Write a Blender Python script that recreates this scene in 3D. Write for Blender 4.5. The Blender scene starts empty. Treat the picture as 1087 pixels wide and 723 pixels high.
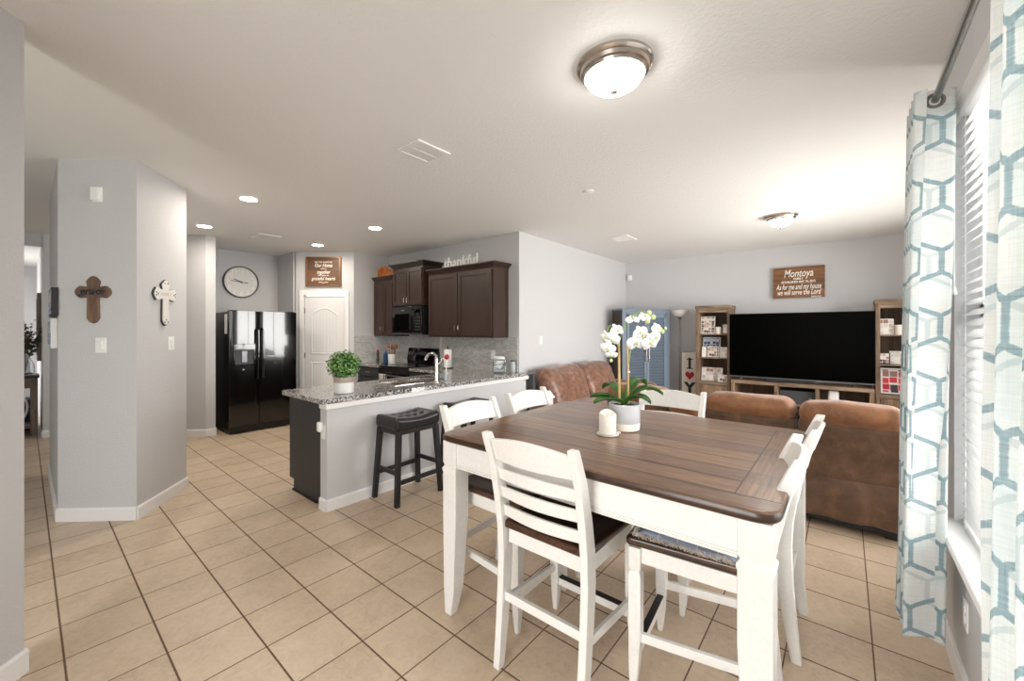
import bpy, bmesh, math, random
from mathutils import Vector, Matrix, Euler, noise
random.seed(7)
sc = bpy.context.scene
C = sc.collection
PI = math.pi
def lin(r, g, b):
    f = lambda v: (v/255/12.92) if v/255 <= .04045 else ((v/255+.055)/1.055)**2.4
    return (f(r), f(g), f(b), 1)

# ------------------------------------------------------------------ camera
H = 2.79                                    # ceiling height
cam_d = bpy.data.cameras.new('camera'); cam = bpy.data.objects.new('camera', cam_d); C.objects.link(cam)
cam.location = (0, 0, 1.47); cam.rotation_euler = (PI/2, 0, -.8677)
cam_d.sensor_width = 36; cam_d.lens = 36*429.6/1087; cam_d.clip_start = .02
cam_d.shift_x = 11/1087; cam_d.shift_y = -10.8/1087
sc.camera = cam
# ------------------------------------------------------------------ world, daylight, exposure
sc.view_settings.view_transform = 'Standard'; sc.view_settings.look = 'None'
sc.view_settings.gamma = 1; sc.view_settings.use_curve_mapping = False
sc.view_settings.exposure = 0.5
sc.cycles.use_denoising = True
sc.cycles.max_bounces = 10; sc.cycles.diffuse_bounces = 6; sc.cycles.glossy_bounces = 4
sc.cycles.transparent_max_bounces = 16
sc.cycles.sample_clamp_indirect = 4
w = bpy.data.worlds.new('sky'); sc.world = w; w.use_nodes = True
w.node_tree.nodes['Background'].inputs[0].default_value = (.95, .98, 1.0, 1)
w.node_tree.nodes['Background'].inputs[1].default_value = 1.6
def window_light(name, loc, rot, sx, sy, power, col=(1, .97, .94)):
    d = bpy.data.lights.new(name, 'AREA'); d.shape = 'RECTANGLE'; d.size = sx; d.size_y = sy
    d.energy = power; d.color = col
    o = bpy.data.objects.new(name, d); o.location = loc; o.rotation_euler = rot; C.objects.link(o)
# daylight standing outside each window opening
window_light('nook_window_daylight', (1.5, -.78, 1.55), (PI/2, 0, 0), 2.2, 1.8, 78)       # faces +Y
window_light('living_window_daylight', (5.0, -1.75, 1.45), (PI/2, 0, 0), 3.1, 1.8, 170)
window_light('added_back_fill', (-2.15, .6, 1.2), (0, -PI/2, 0), 2.2, 1.9, 95)          # faces +X; added fill through an assumed door, brightens pillar and left wall
window_light('far_room_window_daylight', (-1.75, 11.0, 1.5), (0, -PI/2, 0), 1.8, 1.8, 60)

# ------------------------------------------------------------------ materials
def new_mat(name):
    m = bpy.data.materials.new(name); m.use_nodes = True
    return m, m.node_tree, m.node_tree.nodes['Principled BSDF']
def N(nt, t, **kw):
    n = nt.nodes.new(t)
    for k, v in kw.items():
        if k in ('ins',):
            for a, b in v.items(): n.inputs[a].default_value = b
        else: setattr(n, k, v)
    return n
def coords(nt, scale=(1, 1, 1), kind='Object', rot=(0, 0, 0)):
    tc = N(nt, 'ShaderNodeTexCoord'); mp = N(nt, 'ShaderNodeMapping')
    mp.inputs['Scale'].default_value = scale; mp.inputs['Rotation'].default_value = rot
    nt.links.new(tc.outputs[kind], mp.inputs[0]); return mp.outputs[0]
def bump(nt, b, h, strength, dist=.002):
    bp = N(nt, 'ShaderNodeBump', ins={'Strength': strength, 'Distance': dist})
    nt.links.new(h, bp.inputs['Height']); nt.links.new(bp.outputs[0], b.inputs['Normal']); return bp
def ramp(nt, fac, stops):
    r = N(nt, 'ShaderNodeValToRGB'); e = r.color_ramp.elements
    e[0].position, e[0].color = stops[0]; e[1].position, e[1].color = stops[-1]
    for p, c in stops[1:-1]:
        x = e.new(p); x.color = c
    nt.links.new(fac, r.inputs[0]); return r.outputs[0]
def math_(nt, op, a, b=None, c=None):
    n = N(nt, 'ShaderNodeMath', operation=op)
    for i, v in enumerate((a, b, c)):
        if v is None: continue
        if isinstance(v, (int, float)): n.inputs[i].default_value = v
        else: nt.links.new(v, n.inputs[i])
    return n.outputs[0]
def mixc(nt, fac, a, b):
    n = N(nt, 'ShaderNodeMix', data_type='RGBA')
    for s, v in ((n.inputs[0], fac), (n.inputs[6], a), (n.inputs[7], b)):
        if isinstance(v, (int, float, tuple)): s.default_value = v
        else: nt.links.new(v, s)
    return n.outputs[2]
def plain(name, col, rough=.5, metal=0, spec=.5, nscale=40, var=.06, bmp=.0, emit=None, trans=0, coat=0):
    m, nt, b = new_mat(name)
    b.inputs['Roughness'].default_value = rough; b.inputs['Metallic'].default_value = metal
    b.inputs['Specular IOR Level'].default_value = spec; b.inputs['Coat Weight'].default_value = coat
    nz = N(nt, 'ShaderNodeTexNoise', ins={'Scale': nscale, 'Detail': 3})
    nt.links.new(coords(nt), nz.inputs[0])
    c0 = tuple(x*(1-var) for x in col[:3])+(1,); c1 = tuple(min(1, x*(1+var)) for x in col[:3])+(1,)
    nt.links.new(ramp(nt, nz.outputs[0], [(.3, c0), (.7, c1)]), b.inputs['Base Color'])
    if bmp: bump(nt, b, nz.outputs[0], bmp)
    if emit: b.inputs['Emission Color'].default_value = col; b.inputs['Emission Strength'].default_value = emit
    b.inputs['Transmission Weight'].default_value = trans
    return m
def textured_wall(name, col, scale=75, strength=.3, dist=.003):
    m, nt, b = new_mat(name)
    b.inputs['Base Color'].default_value = col; b.inputs['Roughness'].default_value = .62
    b.inputs['Specular IOR Level'].default_value = .35
    nz = N(nt, 'ShaderNodeTexNoise', ins={'Scale': scale, 'Detail': 4, 'Roughness': .55, 'Distortion': .6})
    nt.links.new(coords(nt), nz.inputs[0])
    h = ramp(nt, nz.outputs[0], [(.42, (0, 0, 0, 1)), (.6, (1, 1, 1, 1))])
    bump(nt, b, h, strength, dist)
    return m
def wood(name, dark, light, axis=0, rough=.4, scale=9, stretch=14, coat=0, bmp=.12):
    m, nt, b = new_mat(name)
    s = [stretch]*3; s[axis] = 1.0
    v = coords(nt, tuple(x*scale/9 for x in s))
    nz = N(nt, 'ShaderNodeTexNoise', ins={'Scale': 3.0, 'Detail': 7, 'Roughness': .65, 'Distortion': .8})
    nt.links.new(v, nz.inputs[0])
    big = N(nt, 'ShaderNodeTexNoise', ins={'Scale': 2.2, 'Detail': 2}); nt.links.new(coords(nt), big.inputs[0])
    f = math_(nt, 'ADD', math_(nt, 'MULTIPLY', nz.outputs[0], .75), math_(nt, 'MULTIPLY', big.outputs[0], .25))
    nt.links.new(ramp(nt, f, [(.36, dark), (.64, light)]), b.inputs['Base Color'])
    b.inputs['Roughness'].default_value = rough; b.inputs['Coat Weight'].default_value = coat
    bump(nt, b, nz.outputs[0], bmp, .001)
    return m

M = {}
M['wall'] = textured_wall('wall_paint', lin(203, 203, 205))
M['ceiling'] = textured_wall('ceiling_paint', lin(236, 236, 235), 42, .3, .004)
M['trim'] = plain('white_trim', lin(236, 236, 236), .4, var=.01)
M['door'] = plain('white_door', lin(226, 226, 226), .4, var=.01)
M['white_paint'] = plain('distressed_white_paint', lin(230, 228, 224), .42, nscale=60, var=.035, bmp=.1)
M['seat_wood'] = wood('dark_seat_wood', lin(44, 27, 18), lin(92, 60, 40), 0, .28, 10, 10, .15)
M['cab_wood'] = wood('espresso_cabinet_wood', lin(44, 31, 25), lin(66, 47, 38), 2, .36, 9, 16)
M['cab_dark'] = plain('black_cabinet_panel', lin(46, 46, 48), .5, var=.1, nscale=30)
M['rustic'] = wood('rustic_oak', lin(88, 68, 52), lin(156, 130, 104), 2, .6, 7, 14, bmp=.3)
M['rustic_h'] = wood('rustic_oak_horizontal', lin(92, 74, 60), lin(162, 140, 116), 1, .6, 7, 14, bmp=.3)
M['rustic_back'] = wood('rustic_back_panel', lin(70, 54, 42), lin(112, 90, 70), 2, .7, 7, 10)
M['sign_wood'] = wood('stained_sign_wood', lin(80, 50, 28), lin(150, 100, 58), 1, .5, 6, 12)
M['cross_wood'] = wood('weathered_cross_wood', lin(72, 54, 44), lin(134, 106, 86), 2, .6, 9, 9, bmp=.3)
M['orange_wood'] = wood('orange_sign_wood', lin(170, 88, 30), lin(205, 120, 52), 1, .6, 6, 8)
M['utensil_wood'] = wood('utensil_wood', lin(110, 70, 44), lin(156, 104, 68), 2, .5, 9, 9)
M['copper'] = plain('copper_frame', lin(140, 100, 68), .35, .6)
M['copper_board'] = wood('brown_sign_board', lin(76, 54, 38), lin(116, 84, 58), 0, .45, 6, 6)
M['white'] = plain('white_ceramic', lin(236, 236, 234), .3, var=.01)
M['white_matte'] = plain('white_matte', lin(238, 238, 236), .7, var=.01)
M['plate'] = plain('white_plastic', lin(240, 240, 238), .35, var=.01)
M['wax'] = plain('candle_wax', lin(238, 232, 220), .5, var=.02)
M['black_gloss'] = plain('black_gloss', lin(14, 14, 16), .08, var=.1, coat=.5)
M['fridge'] = plain('fridge_black', lin(10, 10, 11), .13, var=.05, coat=.6, nscale=3, bmp=.0)
M['black'] = plain('black_matte', lin(20, 20, 22), .5, var=.1)
M['black_wood'] = plain('black_stool_wood', lin(26, 26, 28), .4, var=.1)
M['screen'] = plain('tv_screen', lin(1, 1, 1), .35, spec=.03, var=.02)
M['grey_metal'] = plain('grey_metal', lin(120, 122, 126), .35, .8)
M['pewter'] = plain('pewter_rod', lin(132, 130, 128), .28, .9)
M['nickel'] = plain('brushed_nickel', lin(200, 192, 184), .25, 1, nscale=90, var=.04)
M['chrome'] = plain('chrome', lin(225, 225, 228), .12, 1)
M['dark_grey'] = plain('dark_grey', lin(62, 64, 68), .5)
M['soundbar'] = plain('soundbar_grey', lin(58, 62, 68), .6, nscale=300, var=.2)
M['blue_paint'] = plain('dusty_blue_paint', lin(112, 126, 142), .5, var=.06, nscale=20)
M['armoire_side'] = plain('dark_brown_side', lin(60, 52, 48), .5)
M['green_leaf'] = plain('orchid_leaf', lin(58, 98, 40), .38, var=.3, nscale=14)
M['stem'] = plain('green_stem', lin(122, 150, 70), .5, var=.2)
M['bud'] = plain('flower_bud', lin(196, 210, 150), .5, var=.1)
M['bamboo'] = plain('bamboo_stake', lin(196, 160, 104), .5, var=.15)
M['petal'] = plain('white_petal', lin(246, 244, 244), .55, var=.02)
M['soil'] = plain('moss', lin(60, 66, 36), .9, var=.4)
M['navy'] = plain('navy_plastic', lin(30, 62, 110), .35)
M['orange'] = plain('orange_label', lin(212, 112, 60), .5)
M['red'] = plain('red_paint', lin(170, 30, 40), .45)
M['paper'] = plain('paper_towel', lin(240, 240, 238), .85, var=.01, nscale=60, bmp=.2)
M['black_paint'] = plain('black_letter_paint', lin(24, 24, 24), .6)
M['sign_white'] = plain('sign_white_board', lin(214, 208, 196), .7, var=.05)
M['letter_white'] = plain('white_letter_paint', lin(244, 240, 230), .6, var=.01)
M['grey_letters'] = plain('whitewashed_letters', lin(226, 226, 224), .6)
M['rubber'] = plain('black_footrest', lin(22, 22, 22), .45)
M['dried'] = plain('dried_foliage', lin(92, 96, 76), .8, var=.3)
M['console_wood'] = wood('grey_console_wood', lin(110, 98, 90), lin(162, 148, 138), 2, .6)
M['console_top'] = plain('dark_console_top', lin(62, 60, 62), .35)
M['blue_cloth'] = plain('dark_blue_cloth', lin(44, 62, 88), .9)

def glass_mat(name, col, rough=.05):
    m, nt, b = new_mat(name)
    b.inputs['Base Color'].default_value = col; b.inputs['Roughness'].default_value = rough
    b.inputs['Transmission Weight'].default_value = .85; b.inputs['IOR'].default_value = 1.3
    nz = N(nt, 'ShaderNodeTexNoise', ins={'Scale': 12}); nt.links.new(coords(nt), nz.inputs[0]); bump(nt, b, nz.outputs[0], .1)
    return m
M['glass'] = glass_mat('clear_glass', (.92, .96, .97, 1))
M['jar_glass'] = plain('pale_jar_glass', lin(176, 184, 184), .15, spec=.6)
def pane_mat():
    m = bpy.data.materials.new('window_pane'); m.use_nodes = True; nt = m.node_tree; nt.nodes.clear()
    t = N(nt, 'ShaderNodeBsdfTransparent'); g = N(nt, 'ShaderNodeBsdfGlossy', ins={'Roughness': .02})
    fr = N(nt, 'ShaderNodeFresnel', ins={'IOR': 1.3}); mx = N(nt, 'ShaderNodeMixShader'); o = N(nt, 'ShaderNodeOutputMaterial')
    nt.links.new(fr.outputs[0], mx.inputs[0]); nt.links.new(t.outputs[0], mx.inputs[1]); nt.links.new(g.outputs[0], mx.inputs[2])
    nt.links.new(mx.outputs[0], o.inputs[0]); return m
M['pane'] = pane_mat()
def emis(name, col, s):
    m, nt, b = new_mat(name)
    b.inputs['Base Color'].default_value = (.9, .9, .88, 1); b.inputs['Roughness'].default_value = .3
    b.inputs['Emission Color'].default_value = col; b.inputs['Emission Strength'].default_value = s
    nz = N(nt, 'ShaderNodeTexNoise', ins={'Scale': 8}); nt.links.new(coords(nt), nz.inputs[0]); bump(nt, b, nz.outputs[0], .05)
    return m
M['dome'] = emis('lit_frosted_glass', (1, .95, .88, 1), 30)
M['can'] = emis('lit_bulb', (1, .90, .78, 1), 200)

def floor_mat():
    m, nt, b = new_mat('beige_floor_tile')
    T = 1.47/4.7954
    tc = N(nt, 'ShaderNodeTexCoord'); sp = N(nt, 'ShaderNodeSeparateXYZ'); nt.links.new(tc.outputs['Object'], sp.inputs[0])
    gx = math_(nt, 'ADD', math_(nt, 'DIVIDE', sp.outputs[0], T), 40-.3772)
    gy = math_(nt, 'SUBTRACT', 80+8.677, math_(nt, 'DIVIDE', sp.outputs[1], T))
    fx = math_(nt, 'FRACT', gx); fy = math_(nt, 'FRACT', gy)
    dx = math_(nt, 'SUBTRACT', .5, math_(nt, 'ABSOLUTE', math_(nt, 'SUBTRACT', fx, .5)))
    dy = math_(nt, 'SUBTRACT', .5, math_(nt, 'ABSOLUTE', math_(nt, 'SUBTRACT', fy, .5)))
    d = math_(nt, 'MINIMUM', math_(nt, 'MULTIPLY', dx, .75), dy)
    nz = N(nt, 'ShaderNodeTexNoise', ins={'Scale': 60, 'Detail': 3}); nt.links.new(tc.outputs['Object'], nz.inputs[0])
    d2 = math_(nt, 'ADD', d, math_(nt, 'MULTIPLY', math_(nt, 'SUBTRACT', nz.outputs[0], .5), .006))
    mask = ramp(nt, d2, [(.0075, (0, 0, 0, 1)), (.012, (1, 1, 1, 1))])
    cell = N(nt, 'ShaderNodeCombineXYZ'); nt.links.new(math_(nt, 'FLOOR', gx), cell.inputs[0]); nt.links.new(math_(nt, 'FLOOR', gy), cell.inputs[1])
    wn = N(nt, 'ShaderNodeTexWhiteNoise', noise_dimensions='3D'); nt.links.new(cell.outputs[0], wn.inputs[0])
    n1 = N(nt, 'ShaderNodeTexNoise', ins={'Scale': 22, 'Detail': 7, 'Roughness': .7, 'Distortion': 1.2})
    off = N(nt, 'ShaderNodeVectorMath', operation='ADD'); nt.links.new(tc.outputs['Object'], off.inputs[0]); nt.links.new(wn.outputs['Color'], off.inputs[1])
    nt.links.new(off.outputs[0], n1.inputs[0])
    n2 = N(nt, 'ShaderNodeTexNoise', ins={'Scale': 3.2, 'Detail': 3}); nt.links.new(tc.outputs['Object'], n2.inputs[0])
    f = math_(nt, 'ADD', math_(nt, 'MULTIPLY', n1.outputs[0], .55), math_(nt, 'MULTIPLY', n2.outputs[0], .35))
    f = math_(nt, 'ADD', f, math_(nt, 'MULTIPLY', wn.outputs['Value'], .1))
    tile = ramp(nt, f, [(.3, lin(176, 155, 132)), (.5, lin(202, 181, 156)), (.72, lin(216, 198, 175))])
    col = mixc(nt, mask, lin(104, 80, 62), tile)
    nt.links.new(col, b.inputs['Base Color'])
    nt.links.new(math_(nt, 'SUBTRACT', .85, math_(nt, 'MULTIPLY', mask, .45)), b.inputs['Roughness'])
    hgt = math_(nt, 'ADD', mask, math_(nt, 'MULTIPLY', n1.outputs[0], .25))
    bump(nt, b, hgt, .35, .003)
    return m
M['floor'] = floor_mat()

def granite():
    m, nt, b = new_mat('speckled_granite')
    v = coords(nt)
    a = N(nt, 'ShaderNodeTexVoronoi', ins={'Scale': 95}); nt.links.new(v, a.inputs[0])
    n = N(nt, 'ShaderNodeTexNoise', ins={'Scale': 55, 'Detail': 4, 'Roughness': .7}); nt.links.new(v, n.inputs[0])
    s = N(nt, 'ShaderNodeSeparateXYZ'); nt.links.new(a.outputs['Color'], s.inputs[0])
    f = math_(nt, 'ADD', math_(nt, 'MULTIPLY', s.outputs[0], .62), math_(nt, 'MULTIPLY', n.outputs[0], .38))
    c = ramp(nt, f, [(.22, lin(30, 30, 32)), (.38, lin(92, 90, 90)), (.52, lin(150, 146, 144)), (.72, lin(206, 204, 202))])
    nt.links.new(c, b.inputs['Base Color']); b.inputs['Roughness'].default_value = .09
    b.inputs['Specular IOR Level'].default_value = .6
    return m
M['granite'] = granite()
def mosaic():
    m, nt, b = new_mat('mosaic_backsplash_tile')
    br = N(nt, 'ShaderNodeTexBrick', ins={'Scale': 1.0, 'Brick Width': .05, 'Row Height': .022, 'Mortar Size': .0016,
           'Color1': lin(206, 206, 204), 'Color2': lin(172, 174, 176), 'Mortar': lin(196, 192, 186)})
    tc = N(nt, 'ShaderNodeTexCoord'); sp = N(nt, 'ShaderNodeSeparateXYZ'); nt.links.new(tc.outputs['Object'], sp.inputs[0])
    cb = N(nt, 'ShaderNodeCombineXYZ')
    h = math_(nt, 'ADD', sp.outputs[0], sp.outputs[1])
    nt.links.new(h, cb.inputs[0]); nt.links.new(sp.outputs[2], cb.inputs[1]); nt.links.new(cb.outputs[0], br.inputs[0])
    nt.links.new(br.outputs[0], b.inputs['Base Color']); b.inputs['Roughness'].default_value = .18
    bump(nt, b, br.outputs[1], -.3, .002)
    return m
M['mosaic'] = mosaic()
def suede(name='brown_suede', a=(78, 56, 40), c=(104, 76, 54), hi=(132, 98, 70), rough=.55, scale=7):
    m, nt, b = new_mat(name)
    v = coords(nt)
    n = N(nt, 'ShaderNodeTexNoise', ins={'Scale': scale, 'Detail': 9, 'Roughness': .7, 'Distortion': .25}); nt.links.new(v, n.inputs[0])
    g = N(nt, 'ShaderNodeTexNoise', ins={'Scale': 180, 'Detail': 2}); nt.links.new(v, g.inputs[0])
    f = math_(nt, 'ADD', math_(nt, 'MULTIPLY', n.outputs[0], .88), math_(nt, 'MULTIPLY', g.outputs[0], .12))
    nt.links.new(ramp(nt, f, [(.36, lin(*a)), (.52, lin(*c)), (.68, lin(*hi))]), b.inputs['Base Color'])
    b.inputs['Roughness'].default_value = rough; b.inputs['Sheen Weight'].default_value = .25
    bump(nt, b, f, .35, .004)
    return m
M['suede'] = suede()
M['suede_top'] = suede('brown_suede_lit_top', (112, 74, 46), (146, 98, 62), (172, 122, 82))  # same suede, lighter: light falling on the pillow tops is painted in
M['leather2'] = suede('crackled_brown_leather', (84, 58, 46), (126, 88, 68), (168, 126, 100), .38, 14)
M['black_leather'] = plain('black_leather', lin(30, 30, 32), .3, var=.2, nscale=150, bmp=.25)
M['sofa_dark'] = plain('dark_sofa_backing', lin(74, 74, 78), .8)
def table_top_mat():
    # planks run along Y between two breadboard ends, inside a mitre-free border plank on each long side
    m, nt, b = new_mat('walnut_plank_top')
    X0, X1, Y0, Y1 = 1.393, 2.70, .14, 1.615
    tc = N(nt, 'ShaderNodeTexCoord'); sp = N(nt, 'ShaderNodeSeparateXYZ'); nt.links.new(tc.outputs['Object'], sp.inputs[0])
    x, y = sp.outputs[0], sp.outputs[1]
    W = (X1-X0-.23)/8
    px = math_(nt, 'DIVIDE', math_(nt, 'SUBTRACT', x, X0+.115), W)
    dx = math_(nt, 'MULTIPLY', math_(nt, 'SUBTRACT', .5, math_(nt, 'ABSOLUTE', math_(nt, 'SUBTRACT', math_(nt, 'FRACT', px), .5))), W)
    inmid = math_(nt, 'MULTIPLY', math_(nt, 'GREATER_THAN', y, Y0+.135), math_(nt, 'LESS_THAN', y, Y1-.135))
    inx = math_(nt, 'MULTIPLY', math_(nt, 'GREATER_THAN', x, X0+.11), math_(nt, 'LESS_THAN', x, X1-.11))
    notmid = math_(nt, 'SUBTRACT', 1, inmid)
    dxa = math_(nt, 'MINIMUM', math_(nt, 'ABSOLUTE', math_(nt, 'SUBTRACT', x, X0+.115)), math_(nt, 'ABSOLUTE', math_(nt, 'SUBTRACT', x, X1-.115)))
    d1 = math_(nt, 'ADD', dx, math_(nt, 'MULTIPLY', math_(nt, 'SUBTRACT', 1, math_(nt, 'MULTIPLY', inmid, inx)), 1))
    d1 = math_(nt, 'MULTIPLY', math_(nt, 'MINIMUM', d1, dxa), .5)
    dy = math_(nt, 'MINIMUM', math_(nt, 'ABSOLUTE', math_(nt, 'SUBTRACT', y, Y0+.135)), math_(nt, 'ABSOLUTE', math_(nt, 'SUBTRACT', y, Y1-.135)))
    dy = math_(nt, 'ADD', dy, math_(nt, 'MULTIPLY', math_(nt, 'SUBTRACT', 1, inx), 1))
    d = math_(nt, 'MINIMUM', d1, dy)
    mask = ramp(nt, math_(nt, 'MULTIPLY', d, 50), [(.07, (0, 0, 0, 1)), (.17, (1, 1, 1, 1))])
    def grain(s):
        n = N(nt, 'ShaderNodeTexNoise', ins={'Scale': 3.0, 'Detail': 8, 'Roughness': .68, 'Distortion': .5}); nt.links.new(coords(nt, s), n.inputs[0]); return n.outputs[0]
    ga, gb = grain((26, 1.6, 1)), grain((1.6, 26, 1))
    border = math_(nt, 'MULTIPLY', notmid, inx)
    gr = math_(nt, 'ADD', math_(nt, 'MULTIPLY', ga, math_(nt, 'SUBTRACT', 1, border)), math_(nt, 'MULTIPLY', gb, border))
    wn = N(nt, 'ShaderNodeTexWhiteNoise', noise_dimensions='1D'); nt.links.new(math_(nt, 'FLOOR', px), wn.inputs['W'])
    f = math_(nt, 'ADD', math_(nt, 'MULTIPLY', gr, .86), math_(nt, 'MULTIPLY', wn.outputs[0], .14))
    c = ramp(nt, f, [(.34, lin(76, 52, 38)), (.5, lin(112, 81, 58)), (.68, lin(144, 108, 78))])
    nt.links.new(mixc(nt, mask, lin(34, 22, 16), c), b.inputs['Base Color'])
    b.inputs['Roughness'].default_value = .32; b.inputs['Coat Weight'].default_value = .25; b.inputs['Coat Roughness'].default_value = .25
    bump(nt, b, math_(nt, 'ADD', mask, math_(nt, 'MULTIPLY', gr, .25)), .3, .002)
    return m
M['table_top'] = table_top_mat()
M['table_edge'] = wood('dark_table_edge', lin(44, 28, 20), lin(72, 48, 34), 1, .3, 9, 12, .1)
def curtain_mat():
    m = bpy.data.materials.new('trellis_curtain_fabric'); m.use_nodes = True; nt = m.node_tree; b = nt.nodes['Principled BSDF']
    tc = N(nt, 'ShaderNodeTexCoord'); sp = N(nt, 'ShaderNodeSeparateXYZ'); nt.links.new(tc.outputs['UV'], sp.inputs[0])
    # elongated hexagon lattice in metres along the cloth
    def hexd(ox, oy, SX=.155, SY=.27):
        x = math_(nt, 'DIVIDE', math_(nt, 'ADD', sp.outputs[0], ox), SX); y = math_(nt, 'DIVIDE', math_(nt, 'ADD', sp.outputs[1], oy), SY)
        def cell(a, o): return math_(nt, 'SUBTRACT', math_(nt, 'FRACT', math_(nt, 'ADD', a, o)), .5)
        ax, ay = cell(x, 0), cell(y, 0); bx, by = cell(x, .5), cell(y, .5)
        R = 1.7320508
        def l2(p, q): return math_(nt, 'ADD', math_(nt, 'MULTIPLY', p, p), math_(nt, 'MULTIPLY', math_(nt, 'MULTIPLY', q, R), math_(nt, 'MULTIPLY', q, R)))
        s = math_(nt, 'LESS_THAN', l2(ax, ay), l2(bx, by)); t = math_(nt, 'SUBTRACT', 1, s)
        gx = math_(nt, 'ABSOLUTE', math_(nt, 'ADD', math_(nt, 'MULTIPLY', ax, s), math_(nt, 'MULTIPLY', bx, t)))
        gy = math_(nt, 'ABSOLUTE', math_(nt, 'ADD', math_(nt, 'MULTIPLY', ay, s), math_(nt, 'MULTIPLY', by, t)))
        gy = math_(nt, 'MULTIPLY', gy, R)
        h = math_(nt, 'MAXIMUM', gx, math_(nt, 'ADD', math_(nt, 'MULTIPLY', gx, .5), math_(nt, 'MULTIPLY', gy, .8660254)))
        return math_(nt, 'SUBTRACT', .5, h)
    d1 = hexd(0, 0); d2 = hexd(.032, .022)
    nz = N(nt, 'ShaderNodeTexNoise', ins={'Scale': 1.0, 'Detail': 4, 'Roughness': .7}); nt.links.new(coords(nt, (9, 160, 1), 'UV'), nz.inputs[0])
    wv = N(nt, 'ShaderNodeTexNoise', ins={'Scale': 1.0, 'Detail': 4, 'Roughness': .7}); nt.links.new(coords(nt, (300, 9, 1), 'UV'), wv.inputs[0])
    weave = math_(nt, 'ADD', math_(nt, 'MULTIPLY', nz.outputs[0], .6), math_(nt, 'MULTIPLY', wv.outputs[0], .4))
    j = math_(nt, 'MULTIPLY', math_(nt, 'SUBTRACT', weave, .5), .05)
    m1 = ramp(nt, math_(nt, 'ADD', d1, j), [(.046, (1, 1, 1, 1)), (.062, (0, 0, 0, 1))])
    m2 = ramp(nt, math_(nt, 'ADD', d2, j), [(.035, (1, 1, 1, 1)), (.05, (0, 0, 0, 1))])
    patch = N(nt, 'ShaderNodeTexNoise', ins={'Scale': 5.0, 'Detail': 1}); nt.links.new(coords(nt, (1, 1, 1), 'UV'), patch.inputs[0])
    base = ramp(nt, weave, [(.35, lin(206, 208, 204)), (.65, lin(228, 230, 228))])
    tint = mixc(nt, math_(nt, 'MULTIPLY', ramp(nt, patch.outputs[0], [(.45, (0, 0, 0, 1)), (.6, (1, 1, 1, 1))]), .22), base, lin(176, 206, 214))
    c = mixc(nt, math_(nt, 'MULTIPLY', m2, .45), tint, lin(160, 178, 180))
    c = mixc(nt, math_(nt, 'MULTIPLY', m1, .88), c, ramp(nt, weave, [(.35, lin(98, 124, 134)), (.65, lin(146, 170, 178))]))
    nt.links.new(c, b.inputs['Base Color']); b.inputs['Roughness'].default_value = .85; b.inputs['Specular IOR Level'].default_value = .1
    tr = N(nt, 'ShaderNodeBsdfTranslucent'); nt.links.new(c, tr.inputs[0])
    tp = N(nt, 'ShaderNodeBsdfTransparent')
    mx = N(nt, 'ShaderNodeMixShader', ins={0: .26}); nt.links.new(b.outputs[0], mx.inputs[1]); nt.links.new(tr.outputs[0], mx.inputs[2])
    mx2 = N(nt, 'ShaderNodeMixShader', ins={0: .06}); nt.links.new(mx.outputs[0], mx2.inputs[1]); nt.links.new(tp.outputs[0], mx2.inputs[2])
    nt.links.new(mx2.outputs[0], nt.nodes['Material Output'].inputs[0])
    bump(nt, b, weave, .3, .001)
    return m
M['curtain'] = curtain_mat()
def slat_mat():
    m = bpy.data.materials.new('white_blind_slat'); m.use_nodes = True; nt = m.node_tree; b = nt.nodes['Principled BSDF']
    b.inputs['Base Color'].default_value = lin(238, 238, 238); b.inputs['Roughness'].default_value = .4
    tr = N(nt, 'ShaderNodeBsdfTranslucent', ins={'Color': lin(238, 238, 238)})
    mx = N(nt, 'ShaderNodeMixShader', ins={0: .25}); nt.links.new(b.outputs[0], mx.inputs[1]); nt.links.new(tr.outputs[0], mx.inputs[2])
    nt.links.new(mx.outputs[0], nt.nodes['Material Output'].inputs[0])
    nz = N(nt, 'ShaderNodeTexNoise', ins={'Scale': 60}); nt.links.new(coords(nt), nz.inputs[0]); bump(nt, b, nz.outputs[0], .05)
    return m
M['slat'] = slat_mat()
def denim():
    m, nt, b = new_mat('quilted_denim')
    v = coords(nt)
    br = N(nt, 'ShaderNodeTexBrick', ins={'Scale': 1.0, 'Brick Width': .07, 'Row Height': .07, 'Mortar Size': .002, 'Color1': lin(112, 126, 150), 'Color2': lin(142, 152, 172), 'Mortar': lin(206, 206, 210)})
    br.offset = 0; nt.links.new(v, br.inputs[0])
    n = N(nt, 'ShaderNodeTexNoise', ins={'Scale': 90, 'Detail': 4}); nt.links.new(coords(nt, (1, 4, 1)), n.inputs[0])
    nt.links.new(mixc(nt, math_(nt, 'MULTIPLY', n.outputs[0], .6), br.outputs[0], lin(190, 194, 206)), b.inputs['Base Color'])
    b.inputs['Roughness'].default_value = .9; bump(nt, b, n.outputs[0], .4, .003)
    return m
M['denim'] = denim()
M['fringe'] = plain('frayed_cotton', lin(206, 196, 184), .9, var=.25, nscale=30)
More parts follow.
